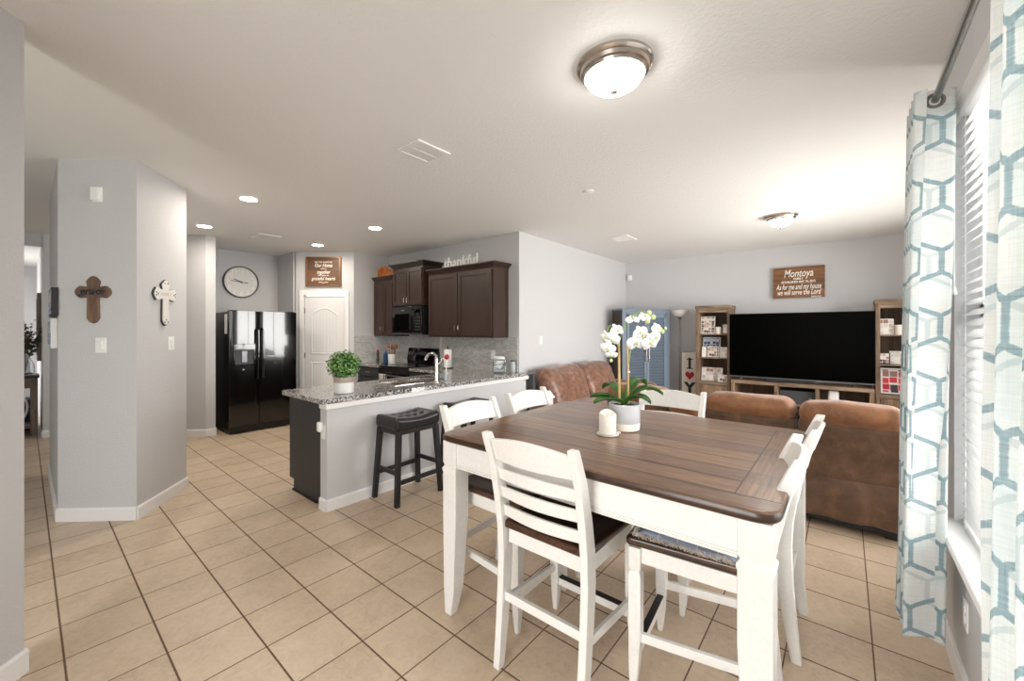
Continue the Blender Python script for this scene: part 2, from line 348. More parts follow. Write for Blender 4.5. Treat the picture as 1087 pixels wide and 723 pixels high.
def photo_mat(name, cols, sx=30, bg=(230, 228, 224)):
    # printed sheet: a grid of little colour patches
    m, nt, b = new_mat(name)
    tc = coords(nt, (sx, sx, sx)); vr = N(nt, 'ShaderNodeTexVoronoi', distance='CHEBYCHEV', ins={'Scale': 1, 'Randomness': .25}); nt.links.new(tc, vr.inputs[0])
    s = N(nt, 'ShaderNodeSeparateXYZ'); nt.links.new(vr.outputs['Color'], s.inputs[0])
    n = len(cols); st = [(i/n, lin(*c)) for i, c in enumerate(cols)]
    r = N(nt, 'ShaderNodeValToRGB'); r.color_ramp.interpolation = 'CONSTANT'; e = r.color_ramp.elements
    e[0].position, e[0].color = st[0]; e[1].position, e[1].color = st[1]
    for p, c in st[2:]:
        x = e.new(p); x.color = c
    nt.links.new(s.outputs[0], r.inputs[0])
    edge = ramp(nt, vr.outputs['Distance'], [(.40, (0, 0, 0, 1)), (.46, (1, 1, 1, 1))])
    nt.links.new(mixc(nt, edge, r.outputs[0], lin(*bg)), b.inputs['Base Color'])
    b.inputs['Roughness'].default_value = .4
    return m
M['photo_warm'] = photo_mat('warm_photo_print', [(70, 60, 58), (160, 130, 116), (196, 170, 150), (110, 90, 96), (226, 214, 204)], 26)
M['photo_blue'] = photo_mat('blue_photo_print', [(58, 76, 110), (130, 160, 200), (60, 50, 56), (170, 130, 120), (210, 220, 232)], 22, (190, 208, 230))
M['photo_red'] = photo_mat('red_photo_print', [(190, 30, 44), (214, 90, 80), (150, 110, 100), (60, 50, 56), (200, 50, 60)], 12)
M['photo_pale'] = photo_mat('pale_photo_print', [(226, 220, 212), (200, 180, 168), (160, 120, 104), (236, 232, 226), (214, 206, 200)], 18)

# ------------------------------------------------------------------ geometry helpers
class MB:
    def __init__(s): s.bm = bmesh.new(); s.uv = None
    def box(s, x0, x1, y0, y1, z0, z1, bev=0, mat=None):
        vs = [s.bm.verts.new(p) for p in ((x0,y0,z0),(x1,y0,z0),(x1,y1,z0),(x0,y1,z0),(x0,y0,z1),(x1,y0,z1),(x1,y1,z1),(x0,y1,z1))]
        fs = [s.bm.faces.new([vs[i] for i in q]) for q in ((3,2,1,0),(4,5,6,7),(0,1,5,4),(1,2,6,5),(2,3,7,6),(3,0,4,7))]
        if bev:
            es = list({e for f in fs for e in f.edges})
            bmesh.ops.bevel(s.bm, geom=es, offset=bev, segments=2, profile=.6, affect='EDGES', clamp_overlap=True)
            if mat is not None: raise Exception
        if mat is not None:
            for v in vs: v.co = mat @ v.co
        return s
    def bar(s, p, q, w, h, up=(0, 0, 1), w2=None, h2=None):
        p, q = Vector(p), Vector(q); d = (q-p).normalized(); u = Vector(up)
        sd = d.cross(u)
        if sd.length < 1e-4: sd = d.cross(Vector((1, 0, 0)))
        sd.normalize(); u = sd.cross(d).normalized()
        w2 = w2 or w; h2 = h2 or h; vs = []
        for c, a, b in ((p, w, h), (q, w2, h2)):
            for i, j in ((-1,-1),(1,-1),(1,1),(-1,1)): vs.append(s.bm.verts.new(c+sd*(i*a/2)+u*(j*b/2)))
        for f in ((0,1,2,3),(7,6,5,4),(0,4,5,1),(1,5,6,2),(2,6,7,3),(3,7,4,0)): s.bm.faces.new([vs[i] for i in f])
        return s
    def loft(s, rings, cap=True, closed=True):
        R = [[s.bm.verts.new(p) for p in r] for r in rings]; n = len(R[0])
        for a, b in zip(R, R[1:]):
            for i in range(n if closed else n-1):
                j = (i+1) % n; s.bm.faces.new((a[i], a[j], b[j], b[i]))
        if cap and closed:
            s.bm.faces.new(R[0][::-1]); s.bm.faces.new(R[-1])
        return R
    def prism(s, poly, z0, z1, fn=None):
        f = fn or (lambda a, b, c: (a, b, c))
        s.loft([[f(a, b, z0) for a, b in poly], [f(a, b, z1) for a, b in poly]]); return s
    def lathe(s, prof, c=(0, 0, 0), seg=32, axis=(0, 0, 1), cap=True):
        q = Vector((0, 0, 1)).rotation_difference(Vector(axis)); c = Vector(c)
        s.loft([[c+q @ Vector((r*math.cos(2*PI*k/seg), r*math.sin(2*PI*k/seg), z)) for k in range(seg)] for r, z in prof], cap=cap); return s
    def tube(s, pts, r, seg=8):
        pts = [Vector(p) for p in pts]; n = len(pts); rs = r if isinstance(r, (list, tuple)) else [r]*n
        rings = []; prev = None
        for i, p in enumerate(pts):
            d = (pts[min(i+1, n-1)]-pts[max(i-1, 0)]).normalized()
            if prev is None:
                a = d.cross(Vector((0, 0, 1)));  a = a if a.length > .01 else d.cross(Vector((1, 0, 0)))
            else: a = prev-d*prev.dot(d)
            a.normalize(); prev = a; b = d.cross(a)
            rings.append([p+(a*math.cos(2*PI*k/seg)+b*math.sin(2*PI*k/seg))*rs[i] for k in range(seg)])
        s.loft(rings); return s
    def ball(s, c, r, seg=16, sc_=(1, 1, 1)):
        m = Matrix.Translation(c) @ Matrix.Diagonal((sc_[0], sc_[1], sc_[2], 1))
        bmesh.ops.create_uvsphere(s.bm, u_segments=seg, v_segments=max(6, seg//2), radius=r, matrix=m); return s
    def rbox(s, x0, x1, y0, y1, z0, z1, r, n=14, puff=(0, 0, 0), wob=0, fn=None, seed=0):
        # rounded, slightly puffed block
        c = Vector(((x0+x1)/2, (y0+y1)/2, (z0+z1)/2)); hh = Vector(((x1-x0)/2, (y1-y0)/2, (z1-z0)/2)); r = min(r, min(hh)*.999)
        t = bmesh.new(); bmesh.ops.create_cube(t, size=2); bmesh.ops.subdivide_edges(t, edges=t.edges[:], cuts=n, use_grid_fill=True)
        mp = {}
        for v in t.verts:
            # spread grid so corners get resolution
            q = Vector([math.copysign(min(1, abs(a)), a) for a in v.co]); q = Vector([math.sin(a*PI/2)*.6+a*.4 for a in q])
            p = Vector([q[i]*hh[i] for i in range(3)])
            inn = Vector([max(-(hh[i]-r), min(hh[i]-r, p[i])) for i in range(3)])
            d = p-inn
            if d.length > 1e-6: p = inn+d.normalized()*r
            for i in range(3):
                j, k = (i+1) % 3, (i+2) % 3
                w_ = max(0, 1-(p[j]/hh[j])**2)*max(0, 1-(p[k]/hh[k])**2)
                if puff[i]: p[i] += math.copysign(puff[i]*w_, p[i])*min(1, abs(p[i])/hh[i])
            p = p+c
            if wob: p = p+Vector(noise.noise_vector(p*5+Vector((seed, seed*2, 0))))*wob+Vector(noise.noise_vector(p*14+Vector((seed, 0, seed))))*wob*.4
            if fn: p = Vector(fn(p))
            mp[v] = s.bm.verts.new(p)
        for f in t.faces: s.bm.faces.new([mp[v] for v in f.verts])
        t.free(); return s
    def xf(s, m):
        for v in s.bm.verts: v.co = m @ v.co
        return s
    def build(s, name, mat, parent=None, smooth=False, bevel=0, sub=0, seg=2, loc=None, rot=None, auto=None, dig=35):
        bmesh.ops.recalc_face_normals(s.bm, faces=s.bm.faces[:])
        me = bpy.data.meshes.new(name); s.bm.to_mesh(me); s.bm.free()
        me.materials.append(M[mat] if isinstance(mat, str) else mat)
        o = bpy.data.objects.new(name, me); C.objects.link(o)
        if parent: o.parent = parent
        if loc: o.location = loc
        if rot: o.rotation_euler = rot
        if smooth or bevel:
            for p in me.polygons: p.use_smooth = True
            try: me.set_sharp_from_angle(angle=math.radians(dig))
            except Exception: pass
        if bevel:
            b = o.modifiers.new('bevel', 'BEVEL'); b.width = bevel; b.segments = seg; b.limit_method = 'ANGLE'; b.angle_limit = math.radians(40)
            b.harden_normals = False
        if sub:
            b = o.modifiers.new('sub', 'SUBSURF'); b.levels = sub; b.render_levels = sub
        return o
def empty(name, loc=(0, 0, 0), rz=0):
    o = bpy.data.objects.new(name, None); o.location = loc; o.rotation_euler = (0, 0, rz); o.empty_display_size = .1; C.objects.link(o); return o
def tag(o, label, cat, group=None):
    o['label'] = label; o['category'] = cat
    if group: o['group'] = group
    return o
def struct(o): o['kind'] = 'structure'; return o
def thing(name, label, cat, loc=(0, 0, 0), rz=0, group=None): return tag(empty(name, loc, rz), label, cat, group)
def kids(o): return [c for c in list(bpy.data.objects) if c.parent == o]
def copy_tree(o, parent=None):
    c = o.copy(); C.objects.link(c); c.parent = parent
    for k in kids(o): copy_tree(k, c)
    return c
def lettering(name, body, size, mat, parent, loc, right, up=(0, 0, 1), extr=.0015, shear=0, align='CENTER', bold=0, spacing=1, fit=None):
    cu = bpy.data.curves.new(name, 'FONT'); cu.body = body; cu.size = size; cu.extrude = extr; cu.shear = shear
    cu.align_x = align; cu.align_y = 'CENTER'; cu.offset = bold; cu.space_character = spacing; cu.resolution_u = 3
    t = bpy.data.objects.new(name, cu); C.objects.link(t)
    dg = bpy.context.evaluated_depsgraph_get(); dg.update()
    me = bpy.data.meshes.new_from_object(t.evaluated_get(dg)); bpy.data.objects.remove(t); bpy.data.curves.remove(cu)
    if fit:
        xs = [v.co.x for v in me.vertices]; me.transform(Matrix.Diagonal((fit/(max(xs)-min(xs)), 1, 1, 1)))
    r = Vector(right).normalized(); u = Vector(up).normalized(); n = r.cross(u)
    me.transform(Matrix((( r.x, u.x, n.x, 0), (r.y, u.y, n.y, 0), (r.z, u.z, n.z, 0), (0, 0, 0, 1))))
    me.materials.clear(); me.materials.append(M[mat]); me.name = name
    o = bpy.data.objects.new(name, me); o.location = loc; C.objects.link(o)
    if parent: o.parent = parent
    return o
def frame_xf(P, right, z=0):
    """local x = along wall (as seen from the room), local y = out of wall, local z = up"""
    r = Vector((right[0], right[1], 0)).normalized(); n = r.cross(Vector((0, 0, 1)))     # towards the viewer
    return Matrix(((r.x, n.x, 0, P[0]), (r.y, n.y, 0, P[1]), (0, 0, 1, z), (0, 0, 0, 1)))

# ================================================================== SETTING
YW = -.37       # nook window wall
PLAN = [(-1.62, YW-.14), (2.95, YW-.14), (2.95, -1.56), (7.85, -1.56), (7.85, 7.9), (1.35, 7.9), (1.35, 12.92), (-1.62, 12.92)]
struct(MB().prism(PLAN, -.1, 0).build('floor', 'floor'))
struct(MB().prism(PLAN, H, H+.1).build('ceiling', 'ceiling'))
struct(MB().box(-30, 35, -30, 40, -.3, -.2).build('ground', plain('dry_lawn', lin(150, 158, 120), .95, var=.2, nscale=6)))
struct(MB().prism([(.168, 4.62), (.565, 4.195), (.98, 4.69), (.98, 6.2), (.168, 6.2)], 0, H).build('wall_pillar', 'wall'))
def band(pts, h=.1, t=.014, closed=False):
    """baseboard following a polyline; the room is on its right-hand side"""
    m = MB()
    for (a, b) in zip(pts, pts[1:]):
        a, b = Vector((a[0], a[1], 0)), Vector((b[0], b[1], 0)); d = (b-a).normalized(); n = Vector((d.y, -d.x, 0))
        p = [a-d*0+n*0, b+d*0, b+n*t+d*t*.4, a+n*t-d*t*.4]
        rings = []
        for zz, k in ((0, 1), (h-.012, 1), (h, .55)):
            rings.append([tuple(v) for v in (Vector((a.x, a.y, zz)), Vector((b.x, b.y, zz)), b+n*t*k+d*t*.4+Vector((0, 0, zz)), a+n*t*k-d*t*.4+Vector((0, 0, zz)))])
        m.loft(rings)
    return m
struct(band([(.168, 6.2), (.168, 4.62), (.565, 4.195), (.98, 4.69), (.98, 6.2)][::1][::-1][::-1]).build('baseboard_pillar', 'trim'))
struct(MB().prism([(.0, 2.69), (-.09, 2.79), (-1.49, 1.39), (-1.40, 1.29)], 0, H).build('wall_left', 'wall'))
struct(band([(-1.40, 1.29), (0.0, 2.69), (-.09, 2.79)]).build('baseboard_left', 'trim'))
# hall end wall and the room beyond it
struct(MB().box(.165, 1.3, 8.35, 8.47, 0, H).build('wall_hall', 'wall'))
struct(band([(1.3, 8.35), (.165, 8.35), (.165, 8.47)][::-1]).build('baseboard_hall', 'trim'))
struct(MB().box(.165, .28, 8.47, 12.8, 0, H).build('wall_far_side', 'wall'))
struct(MB().box(-2.0, 1.3, 12.8, 12.92, 0, H).build('wall_far', 'wall'))
struct(MB().box(-1.5, .165, 8.38, 8.47, 2.62, H).build('trim_1', 'wall'))
def wall_hole(name, axis, a0, a1, p0, p1, holes):
    """wall slab along 'X' or 'Y' with rectangular openings (a, b, z0, z1)"""
    m = MB()
    def bx(a, b, z0, z1):
        if b-a < 1e-4 or z1-z0 < 1e-4: return
        if axis == 'X': m.box(a, b, p0, p1, z0, z1)
        else: m.box(p0, p1, a, b, z0, z1)
    cur = a0
    for a, b, z0, z1 in sorted(holes):
        bx(cur, a, 0, H); bx(a, b, 0, z0); bx(a, b, z1, H); cur = b
    bx(cur, a1, 0, H)
    return struct(m.build(name, 'wall'))
wall_hole('wall_far_left', 'Y', 2.75, 12.8, -1.62, -1.5, [(10.1, 11.9, .6, 2.4)])
wall_hole('wall_back', 'Y', -.4, 1.39, -1.6, -1.48, [(-.3, 1.3, 0.02, 2.15)])
WX0, WX1, WZ0, WZ1 = .35, 2.66, .62, 2.46
wall_hole('wall_window', 'X', -1.6, 2.95, YW-.14, YW, [(WX0, WX1, WZ0, WZ1)])
struct(MB().box(2.83, 2.95, -1.42, YW-.14, 0, H).build('wall_return', 'wall'))
wall_hole('wall_living_right', 'X', 2.83, 7.85, -1.56, -1.42, [(3.5, 6.6, .55, 2.3)])
struct(MB().box(7.72, 7.85, -1.42, 3.45, 0, H).build('wall_television', 'wall'))
# thick wall block between kitchen and living room and the range wall
struct(MB().prism([(4.267, 3.309), (7.72, 3.309), (7.72, 3.45), (4.40, 3.45), (4.40, 6.29), (4.267, 6.29)], 0, H).build('wall_living_left', 'wall'))
struct(band([(7.72, -1.42), (7.72, 3.309), (4.30, 3.309)][::-1]).build('baseboard_living', 'trim'))
# pantry: short wall, diagonal with the door, short wall, fridge alcove, wing wall
PA, PB = Vector((3.58, 6.29)), Vector((2.95, 7.035))
PL = (PB-PA).length; PD = (PB-PA)/PL; PN = Vector((-PD.y, PD.x))         # PN points into the kitchen when flipped below
if PN.dot(Vector((-1, -1))) < 0: PN = -PN
m = MB()
def diag_piece(s0, s1, z0, z1):
    a, b = PA+PD*s0, PA+PD*s1; q = [(a.x, a.y), (b.x, b.y), (b.x-PN.x*.1, b.y-PN.y*.1), (a.x-PN.x*.1, a.y-PN.y*.1)]
    m.prism(q, z0, z1)
diag_piece(0, .146, 0, H); diag_piece(.842, PL, 0, H); diag_piece(.146, .842, 2.07, H)
struct(m.build('wall_pantry', 'wall'))
struct(MB().box(3.58, 4.40, 6.29, 6.40, 0, H).build('wall_kitchen_back', 'wall'))
struct(MB().box(2.93, 3.05, 7.08, 7.72, 0, H).build('wall_pantry_side', 'wall'))
struct(MB().box(1.62, 3.05, 7.72, 7.84, 0, H).build('wall_fridge_back', 'wall'))
struct(MB().prism([(1.626, 6.75), (1.741, 6.75), (1.741, 7.72), (1.626, 7.72), (.7, 7.75), (.7, 7.68)], 0, H).build('wall_wing', 'wall'))
struct(band([(1.741, 7.0), (1.741, 6.75), (1.626, 6.75), (.7, 7.68)][::-1]).build('baseboard_wing', 'trim'))
struct(MB().box(.98, 1.3, 8.2, 8.35, 0, H).build('wall_hall_end', 'wall'))

struct(band([(2.95, YW), (-1.48, YW), (-1.48, -.3)]).build('baseboard_window', 'trim'))
# nook window
wf = MB(); fy0, fy1 = YW-.12, YW-.075
for a, b, c, d in ((WX0, WX1, WZ0, WZ0+.05), (WX0, WX1, WZ1-.05, WZ1), (WX0, WX0+.05, WZ0, WZ1), (WX1-.05, WX1, WZ0, WZ1), (WX0, WX1, 1.53, 1.58), (1.48, 1.53, WZ0, WZ1)):
    wf.box(a, b, fy0, fy1, c, d)
win = struct(wf.build('window_1', 'trim'))
MB().box(WX0+.04, WX1-.04, YW-.10, YW-.095, WZ0+.04, WZ1-.04).build('pane', 'pane', win)
MB().box(WX0-.05, WX1+.05, YW-.074, YW+.055, WZ0-.028, WZ0+.006).build('window_sill', 'trim', win, bevel=.006)
MB().box(WX0-.03, WX1+.03, YW-.0, YW+.014, WZ0-.11, WZ0-.03).build('window_apron', 'trim', win, bevel=.004)
wf = MB()
for a, b, c, d in ((3.5, 6.6, .55, .61), (3.5, 6.6, 2.24, 2.3), (3.5, 3.56, .55, 2.3), (6.54, 6.6, .55, 2.3), (5.02, 5.08, .55, 2.3)):
    wf.box(a, b, -1.53, -1.48, c, d)
win = struct(wf.build('window_2', 'trim')); MB().box(3.54, 6.56, -1.51, -1.505, .6, 2.26).build('pane', 'pane', win)
wf = MB()
for a, b, c, d in ((-.3, 1.3, .02, .12), (-.3, 1.3, 2.05, 2.15), (-.3, -.2, .02, 2.15), (1.2, 1.3, .02, 2.15), (.45, .55, .02, 2.15)):
    wf.box(-1.57, -1.52, a, b, c, d)
win = struct(wf.build('added_patio_door', 'trim')); MB().box(-1.55, -1.545, -.22, 1.22, .1, 2.07).build('pane', 'pane', win)  # unseen glazed door, added to let light in from behind the camera
wf = MB()
for a, b, c, d in ((10.1, 11.9, .6, .68), (10.1, 11.9, 2.32, 2.4), (10.1, 10.18, .6, 2.4), (11.82, 11.9, .6, 2.4)):
    wf.box(-1.6, -1.55, a, b, c, d)
win = struct(wf.build('window_3', 'trim')); MB().box(-1.58, -1.575, 10.15, 11.85, .65, 2.35).build('pane', 'pane', win)

# pantry door (local x runs right as seen from the kitchen, y out of the wall)
PR = -PD                                                            # to the right in view
DX = frame_xf((PA.x+PD.x*.494, PA.y+PD.y*.494), (PR.x, PR.y))
if (Vector((DX[0][1], DX[1][1]))).dot(PN) < 0: raise Exception('door faces wrong way')
d = MB(); W2, DH = .335, 2.045
d.box(-W2, W2, -.045, -.012, .01, DH)
def arch(x0, x1, z0, z1, rise, n=14):
    return [(x0, z0), (x1, z0)]+[(x1-(x1-x0)*k/n, z1+rise*math.sin(PI*k/n)) for k in range(n+1)]
def ring_strip(poly, y0, y1, t):
    cx = sum(p[0] for p in poly)/len(poly); cz = sum(p[1] for p in poly)/len(poly)
    inn = []
    for (a, b) in poly: inn.append((a+(t if a < cx else -t)*(1 if abs(a-cx) > .001 else 0), b+(t if b < cz else -t)))
    rings = []
    return inn
def bead(poly, r, y):
    """rounded moulding following a closed outline in the xz plane"""
    mm = MB(); n = len(poly); pts = [Vector((a, y, b)) for a, b in poly]
    rg = []
    for i in range(n):
        t1 = (pts[(i+1) % n]-pts[i]).normalized(); t0 = (pts[i]-pts[i-1]).normalized()
        bis = (t0+t1).normalized(); nn = Vector((bis.z, 0, -bis.x)); k = 1/max(.5, bis.dot(t1))
        rg.append([pts[i]+nn*math.cos(q)*r*k+Vector((0, 1, 0))*math.sin(q)*r*.6 for q in (0, PI/4, PI/2, 3*PI/4, PI)])
    R = [[mm.bm.verts.new(p) for p in g] for g in rg]
    for i in range(n):
        a, b = R[i], R[(i+1) % n]
        for k in range(4): mm.bm.faces.new((a[k], a[k+1], b[k+1], b[k]))
    return mm
door = struct(d.xf(DX).build('door_1', 'door'))
up = bead(arch(-.22, .22, 1.08, 1.72, .12), .014, -.012).xf(DX).build('door_panel', 'door', door, smooth=True)
lo = bead([(-.22, .2), (.22, .2), (.22, .92), (-.22, .92)], .014, -.012).xf(DX).build('door_panel', 'door', door, smooth=True)
g = MB()
for k in range(-3, 4): g.box(k*.055-.0025, k*.055+.0025, -.0125, -.0095, .24, .88); g.box(k*.055-.0025, k*.055+.0025, -.0125, -.0095, 1.12, 1.72)
g.xf(DX).build('panel_bead', 'door', door)
MB().lathe([(.022, 0), (.022, .006), (.01, .012), (.01, .03), (.026, .04), (.028, .055), (.016, .066), (.0, .068)], seg=20, axis=(0, 1, 0), c=(.29, -.012, .93)).xf(DX).build('door_knob', 'nickel', door, smooth=True)
for zz in (.25, 1.05, 1.8): MB().box(-W2-.012, -W2+.012, -.016, -.006, zz-.045, zz+.045).xf(DX).build('hinge', 'nickel', door)
c = MB()
c.box(-.415, -.345, 0, .018, 0, 2.135); c.box(.345, .415, 0, .018, 0, 2.135); c.box(-.345, .345, 0, .018, 2.06, 2.135)
struct(c.xf(DX).build('trim_2', 'trim', bevel=.004))
struct(band([(2.95, 7.035), (2.99, 6.99)]).build('baseboard_pantry', 'trim'))

# backsplash mosaic on the range wall and on the return wall
bs = MB().box(4.255, 4.267, 3.33, 6.29, .915, 1.375).box(3.58, 4.255, 6.278, 6.29, .915, 1.375)
struct(bs.build('trim_3', 'mosaic'))

# ================================================================== KITCHEN: peninsula
struct(MB().box(1.585, 4.267, 3.20, 3.309, 0, .87).build('wall_peninsula', 'wall'))
cp = MB(); cp.box(1.567, 4.3, 3.175, 3.30, .828, .874)
struct(cp.build('trim_4', 'trim', bevel=.006))
struct(band([(1.585, 3.30), (1.585, 3.20), (4.267, 3.20)][::1], .095, .015).build('baseboard_peninsula', 'trim'))
pc = thing('base_cabinet', 'black base cabinet run with end panel under the granite peninsula', 'cabinet', (1.61, 3.309, 0))
e = MB().prism([(0, .10), (.0, .872), (.66, .872), (.66, .10), (.57, .10), (.57, 0), (0, 0)], 0, .018, fn=lambda a, b, c: (c, a+.003, b)); e.build('end_panel', 'cab_dark', pc, bevel=.002)
MB().box(.02, .74, .003, .65, .10, .872).box(1.56, 2.0, .003, .65, .10, .872).box(.74, 1.56, .003, .65, .10, .68).box(.74, 1.56, .64, .65, .68, .872).build('carcass', 'cab_dark', pc)
MB().box(-.012, .018, .12, .58, 0, .014).box(.02, 2.0, .05, .57, .002, .099).build('toe_kick', 'black', pc)
for k in range(4):
    x0 = .03+k*.49
    dr = MB().box(x0, x0+.475, .65, .668, .12, .70).build('door', 'cab_wood', pc, bevel=.003)
    MB().tube([(x0+.43, .668, .56), (x0+.43, .695, .58), (x0+.43, .695, .66), (x0+.43, .668, .68)], .005).build('handle', 'nickel', dr, smooth=True)
    dw = MB().box(x0, x0+.475, .65, .668, .715, .86).build('drawer', 'cab_wood', pc, bevel=.003)
    MB().tube([(x0+.18, .668, .79), (x0+.2, .695, .79), (x0+.28, .695, .79), (x0+.3, .668, .79)], .005).build('handle', 'nickel', dw, smooth=True)
# base cabinets on the range wall
def base_cab(y0, y1, n, label):
    t = thing('base_cabinet', label, 'cabinet', (3.65, (y0+y1)/2, 0), group=None)
    L = (y1-y0)/2
    MB().box(.02, .60, -L, L, .10, .872).build('carcass', 'cab_dark', t); MB().box(.07, .55, -L+.01, L-.01, 0, .099).build('toe_kick', 'black', t)
    w_ = 2*L/n
    for k in range(n):
        a = -L+k*w_+.006; b = a+w_-.012
        dr = MB().box(0, .019, a, b, .12, .70).build('door', 'cab_dark', t, bevel=.003)
        MB().tube([(0, b-.04, .55), (-.027, b-.04, .57), (-.027, b-.04, .64), (0, b-.04, .66)], .005).build('handle', 'nickel', dr, smooth=True)
        dw = MB().box(0, .019, a, b, .715, .86).build('drawer', 'cab_dark', t, bevel=.003)
        mid = (a+b)/2; MB().tube([(0, mid-.05, .79), (-.027, mid-.035, .79), (-.027, mid+.035, .79), (0, mid+.05, .79)], .005).build('handle', 'nickel', dw, smooth=True)
    return t
base_cab(5.66, 6.285, 1, 'dark base cabinet with a drawer left of the range')
base_cab(3.98, 4.86, 2, 'dark base cabinet with drawers right of the range, behind the faucet')
# countertops
ct = MB()
def rounded(poly, r, n=6):
    out = []
    N_ = len(poly)
    for i in range(N_):
        p, a, b = Vector(poly[i][:2]), Vector(poly[i-1][:2]), Vector(poly[(i+1) % N_][:2]); rr = poly[i][2] if len(poly[i]) > 2 else r
        if rr <= 0: out.append(tuple(p)); continue
        u, v = (a-p).normalized(), (b-p).normalized(); s, e_ = p+u*rr, p+v*rr
        for k in range(n+1):
            t = k/n; out.append(tuple(s*(1-t)**2+p*2*t*(1-t)+e_*t*t))
    return out
SX0, SX1, SY0, SY1 = 2.40, 3.12, 3.42, 3.84           # sink cut-out
outer = [(1.475, 3.0, .05), (4.255, 3.0, .02), (4.255, 3.19, 0), (4.255, 4.86, 0), (3.625, 4.86, 0), (3.625, 3.99, 0), (1.475, 3.99, .03)]
# slab as strips around the sink
def strip(p): ct.prism(rounded(p, 0), .875, .915)
strip([(1.535, 3.165, .04), (SX0, 3.165, 0), (SX0, 3.99, 0), (1.535, 3.99, .05)])
strip([(SX0, 3.165), (SX1, 3.165), (SX1, SY0), (SX0, SY0)]); strip([(SX0, SY1), (SX1, SY1), (SX1, 3.99), (SX0, 3.99)])
strip([(SX1, 3.165), (4.262, 3.165), (4.254, 3.3), (4.254, 4.857), (3.625, 4.857), (3.625, 3.99), (SX1, 3.99)])
bmesh.ops.remove_doubles(ct.bm, verts=ct.bm.verts[:], dist=.0005)
pt = tag(ct.build('countertop', 'granite', None, bevel=.006), 'grey speckled granite countertop of the peninsula, with the plant and sink', 'countertop')
pt2 = tag(MB().box(3.625, 4.254, 5.662, 6.277, .875, .915).build('countertop', 'granite', None, bevel=.006), 'short granite countertop left of the range, under the bottles', 'countertop')
sk = thing('sink', 'double bowl steel sink set in the granite peninsula', 'sink', (2.76, 3.63, .70))
s_ = MB(); hx, hy = .355, .205
for a, b in ((-hx, -.01), (.01, hx)):
    s_.loft([[(a, -hy, .205), (b, -hy, .205), (b, hy, .205), (a, hy, .205)], [(a+.01, -hy+.01, 0), (b-.01, -hy+.01, 0), (b-.01, hy-.01, 0), (a+.01, hy-.01, 0)]], cap=False)
    s_.bm.faces.new([s_.bm.verts.new(p) for p in ((a+.01, -hy+.01, 0), (b-.01, -hy+.01, 0), (b-.01, hy-.01, 0), (a+.01, hy-.01, 0))])
s_.build('bowl', 'nickel', sk)
rr = MB()
for a, b, c_, d_ in ((-.375, .375, -.225, -.2), (-.375, .375, .2, .225), (-.375, -.345, -.2, .2), (.345, .375, -.2, .2), (-.014, .014, -.2, .2)): rr.box(a, b, c_, d_, .2155, .219)
rr.build('rim', 'chrome', sk)
fa = thing('faucet', 'tall brushed steel kitchen faucet behind the sink on the peninsula', 'faucet', (2.84, 3.32, .915))
MB().lathe([(.032, 0), (.032, .008), (.024, .015), (.021, .03), (.021, .20), (.019, .255)], seg=20).build('body', 'nickel', fa, smooth=True)
MB().tube([(0, 0, .25), (0, .005, .285), (-.01, .04, .31), (-.025, .09, .30), (-.035, .12, .265), (-.038, .13, .235)], [.018, .017, .015, .014, .015, .016], 10).build('spout', 'chrome', fa, smooth=True)
MB().tube([(0, 0, .18), (.03, -.01, .2), (.07, -.02, .25)], [.012, .009, .007]).build('handle', 'nickel', fa, smooth=True)

# outlet with plug-in on the pony wall end
def wall_plate(P, right, z, label, kind='switch', w_=.075, h_=.118, cat=None, plug=False):
    mx = frame_xf(P, right, z)
    t = thing('light_switch' if kind == 'switch' else 'wall_outlet' if kind == 'outlet' else kind, label, cat or ('switch' if kind == 'switch' else 'outlet'))
    t.matrix_world = mx
    MB().box(-w_/2, w_/2, 0, .006, -h_/2, h_/2).build('cover_plate', 'plate', t, bevel=.003)
    if kind == 'switch':
        MB().box(-.017, .017, .006, .012, -.033, .033).build('rocker', 'plate', t, bevel=.002)
    elif kind == 'outlet':
        for s in (-.02, .02): MB().lathe([(.016, 0), (.016, .003), (0, .0035)], c=(0, .006, s), axis=(0, 1, 0), seg=16).build('socket', 'plate', t)
    if plug:
        MB().rbox(-.025, .025, .007, .05, .005, .085, .012, 6).build('plug_in_freshener', 'white', t, smooth=True)
    return t
wall_plate((1.585, 3.255), (0, -1), .64, 'white outlet with a plug-in on the end of the peninsula wall', 'outlet', plug=True, w_=.07)

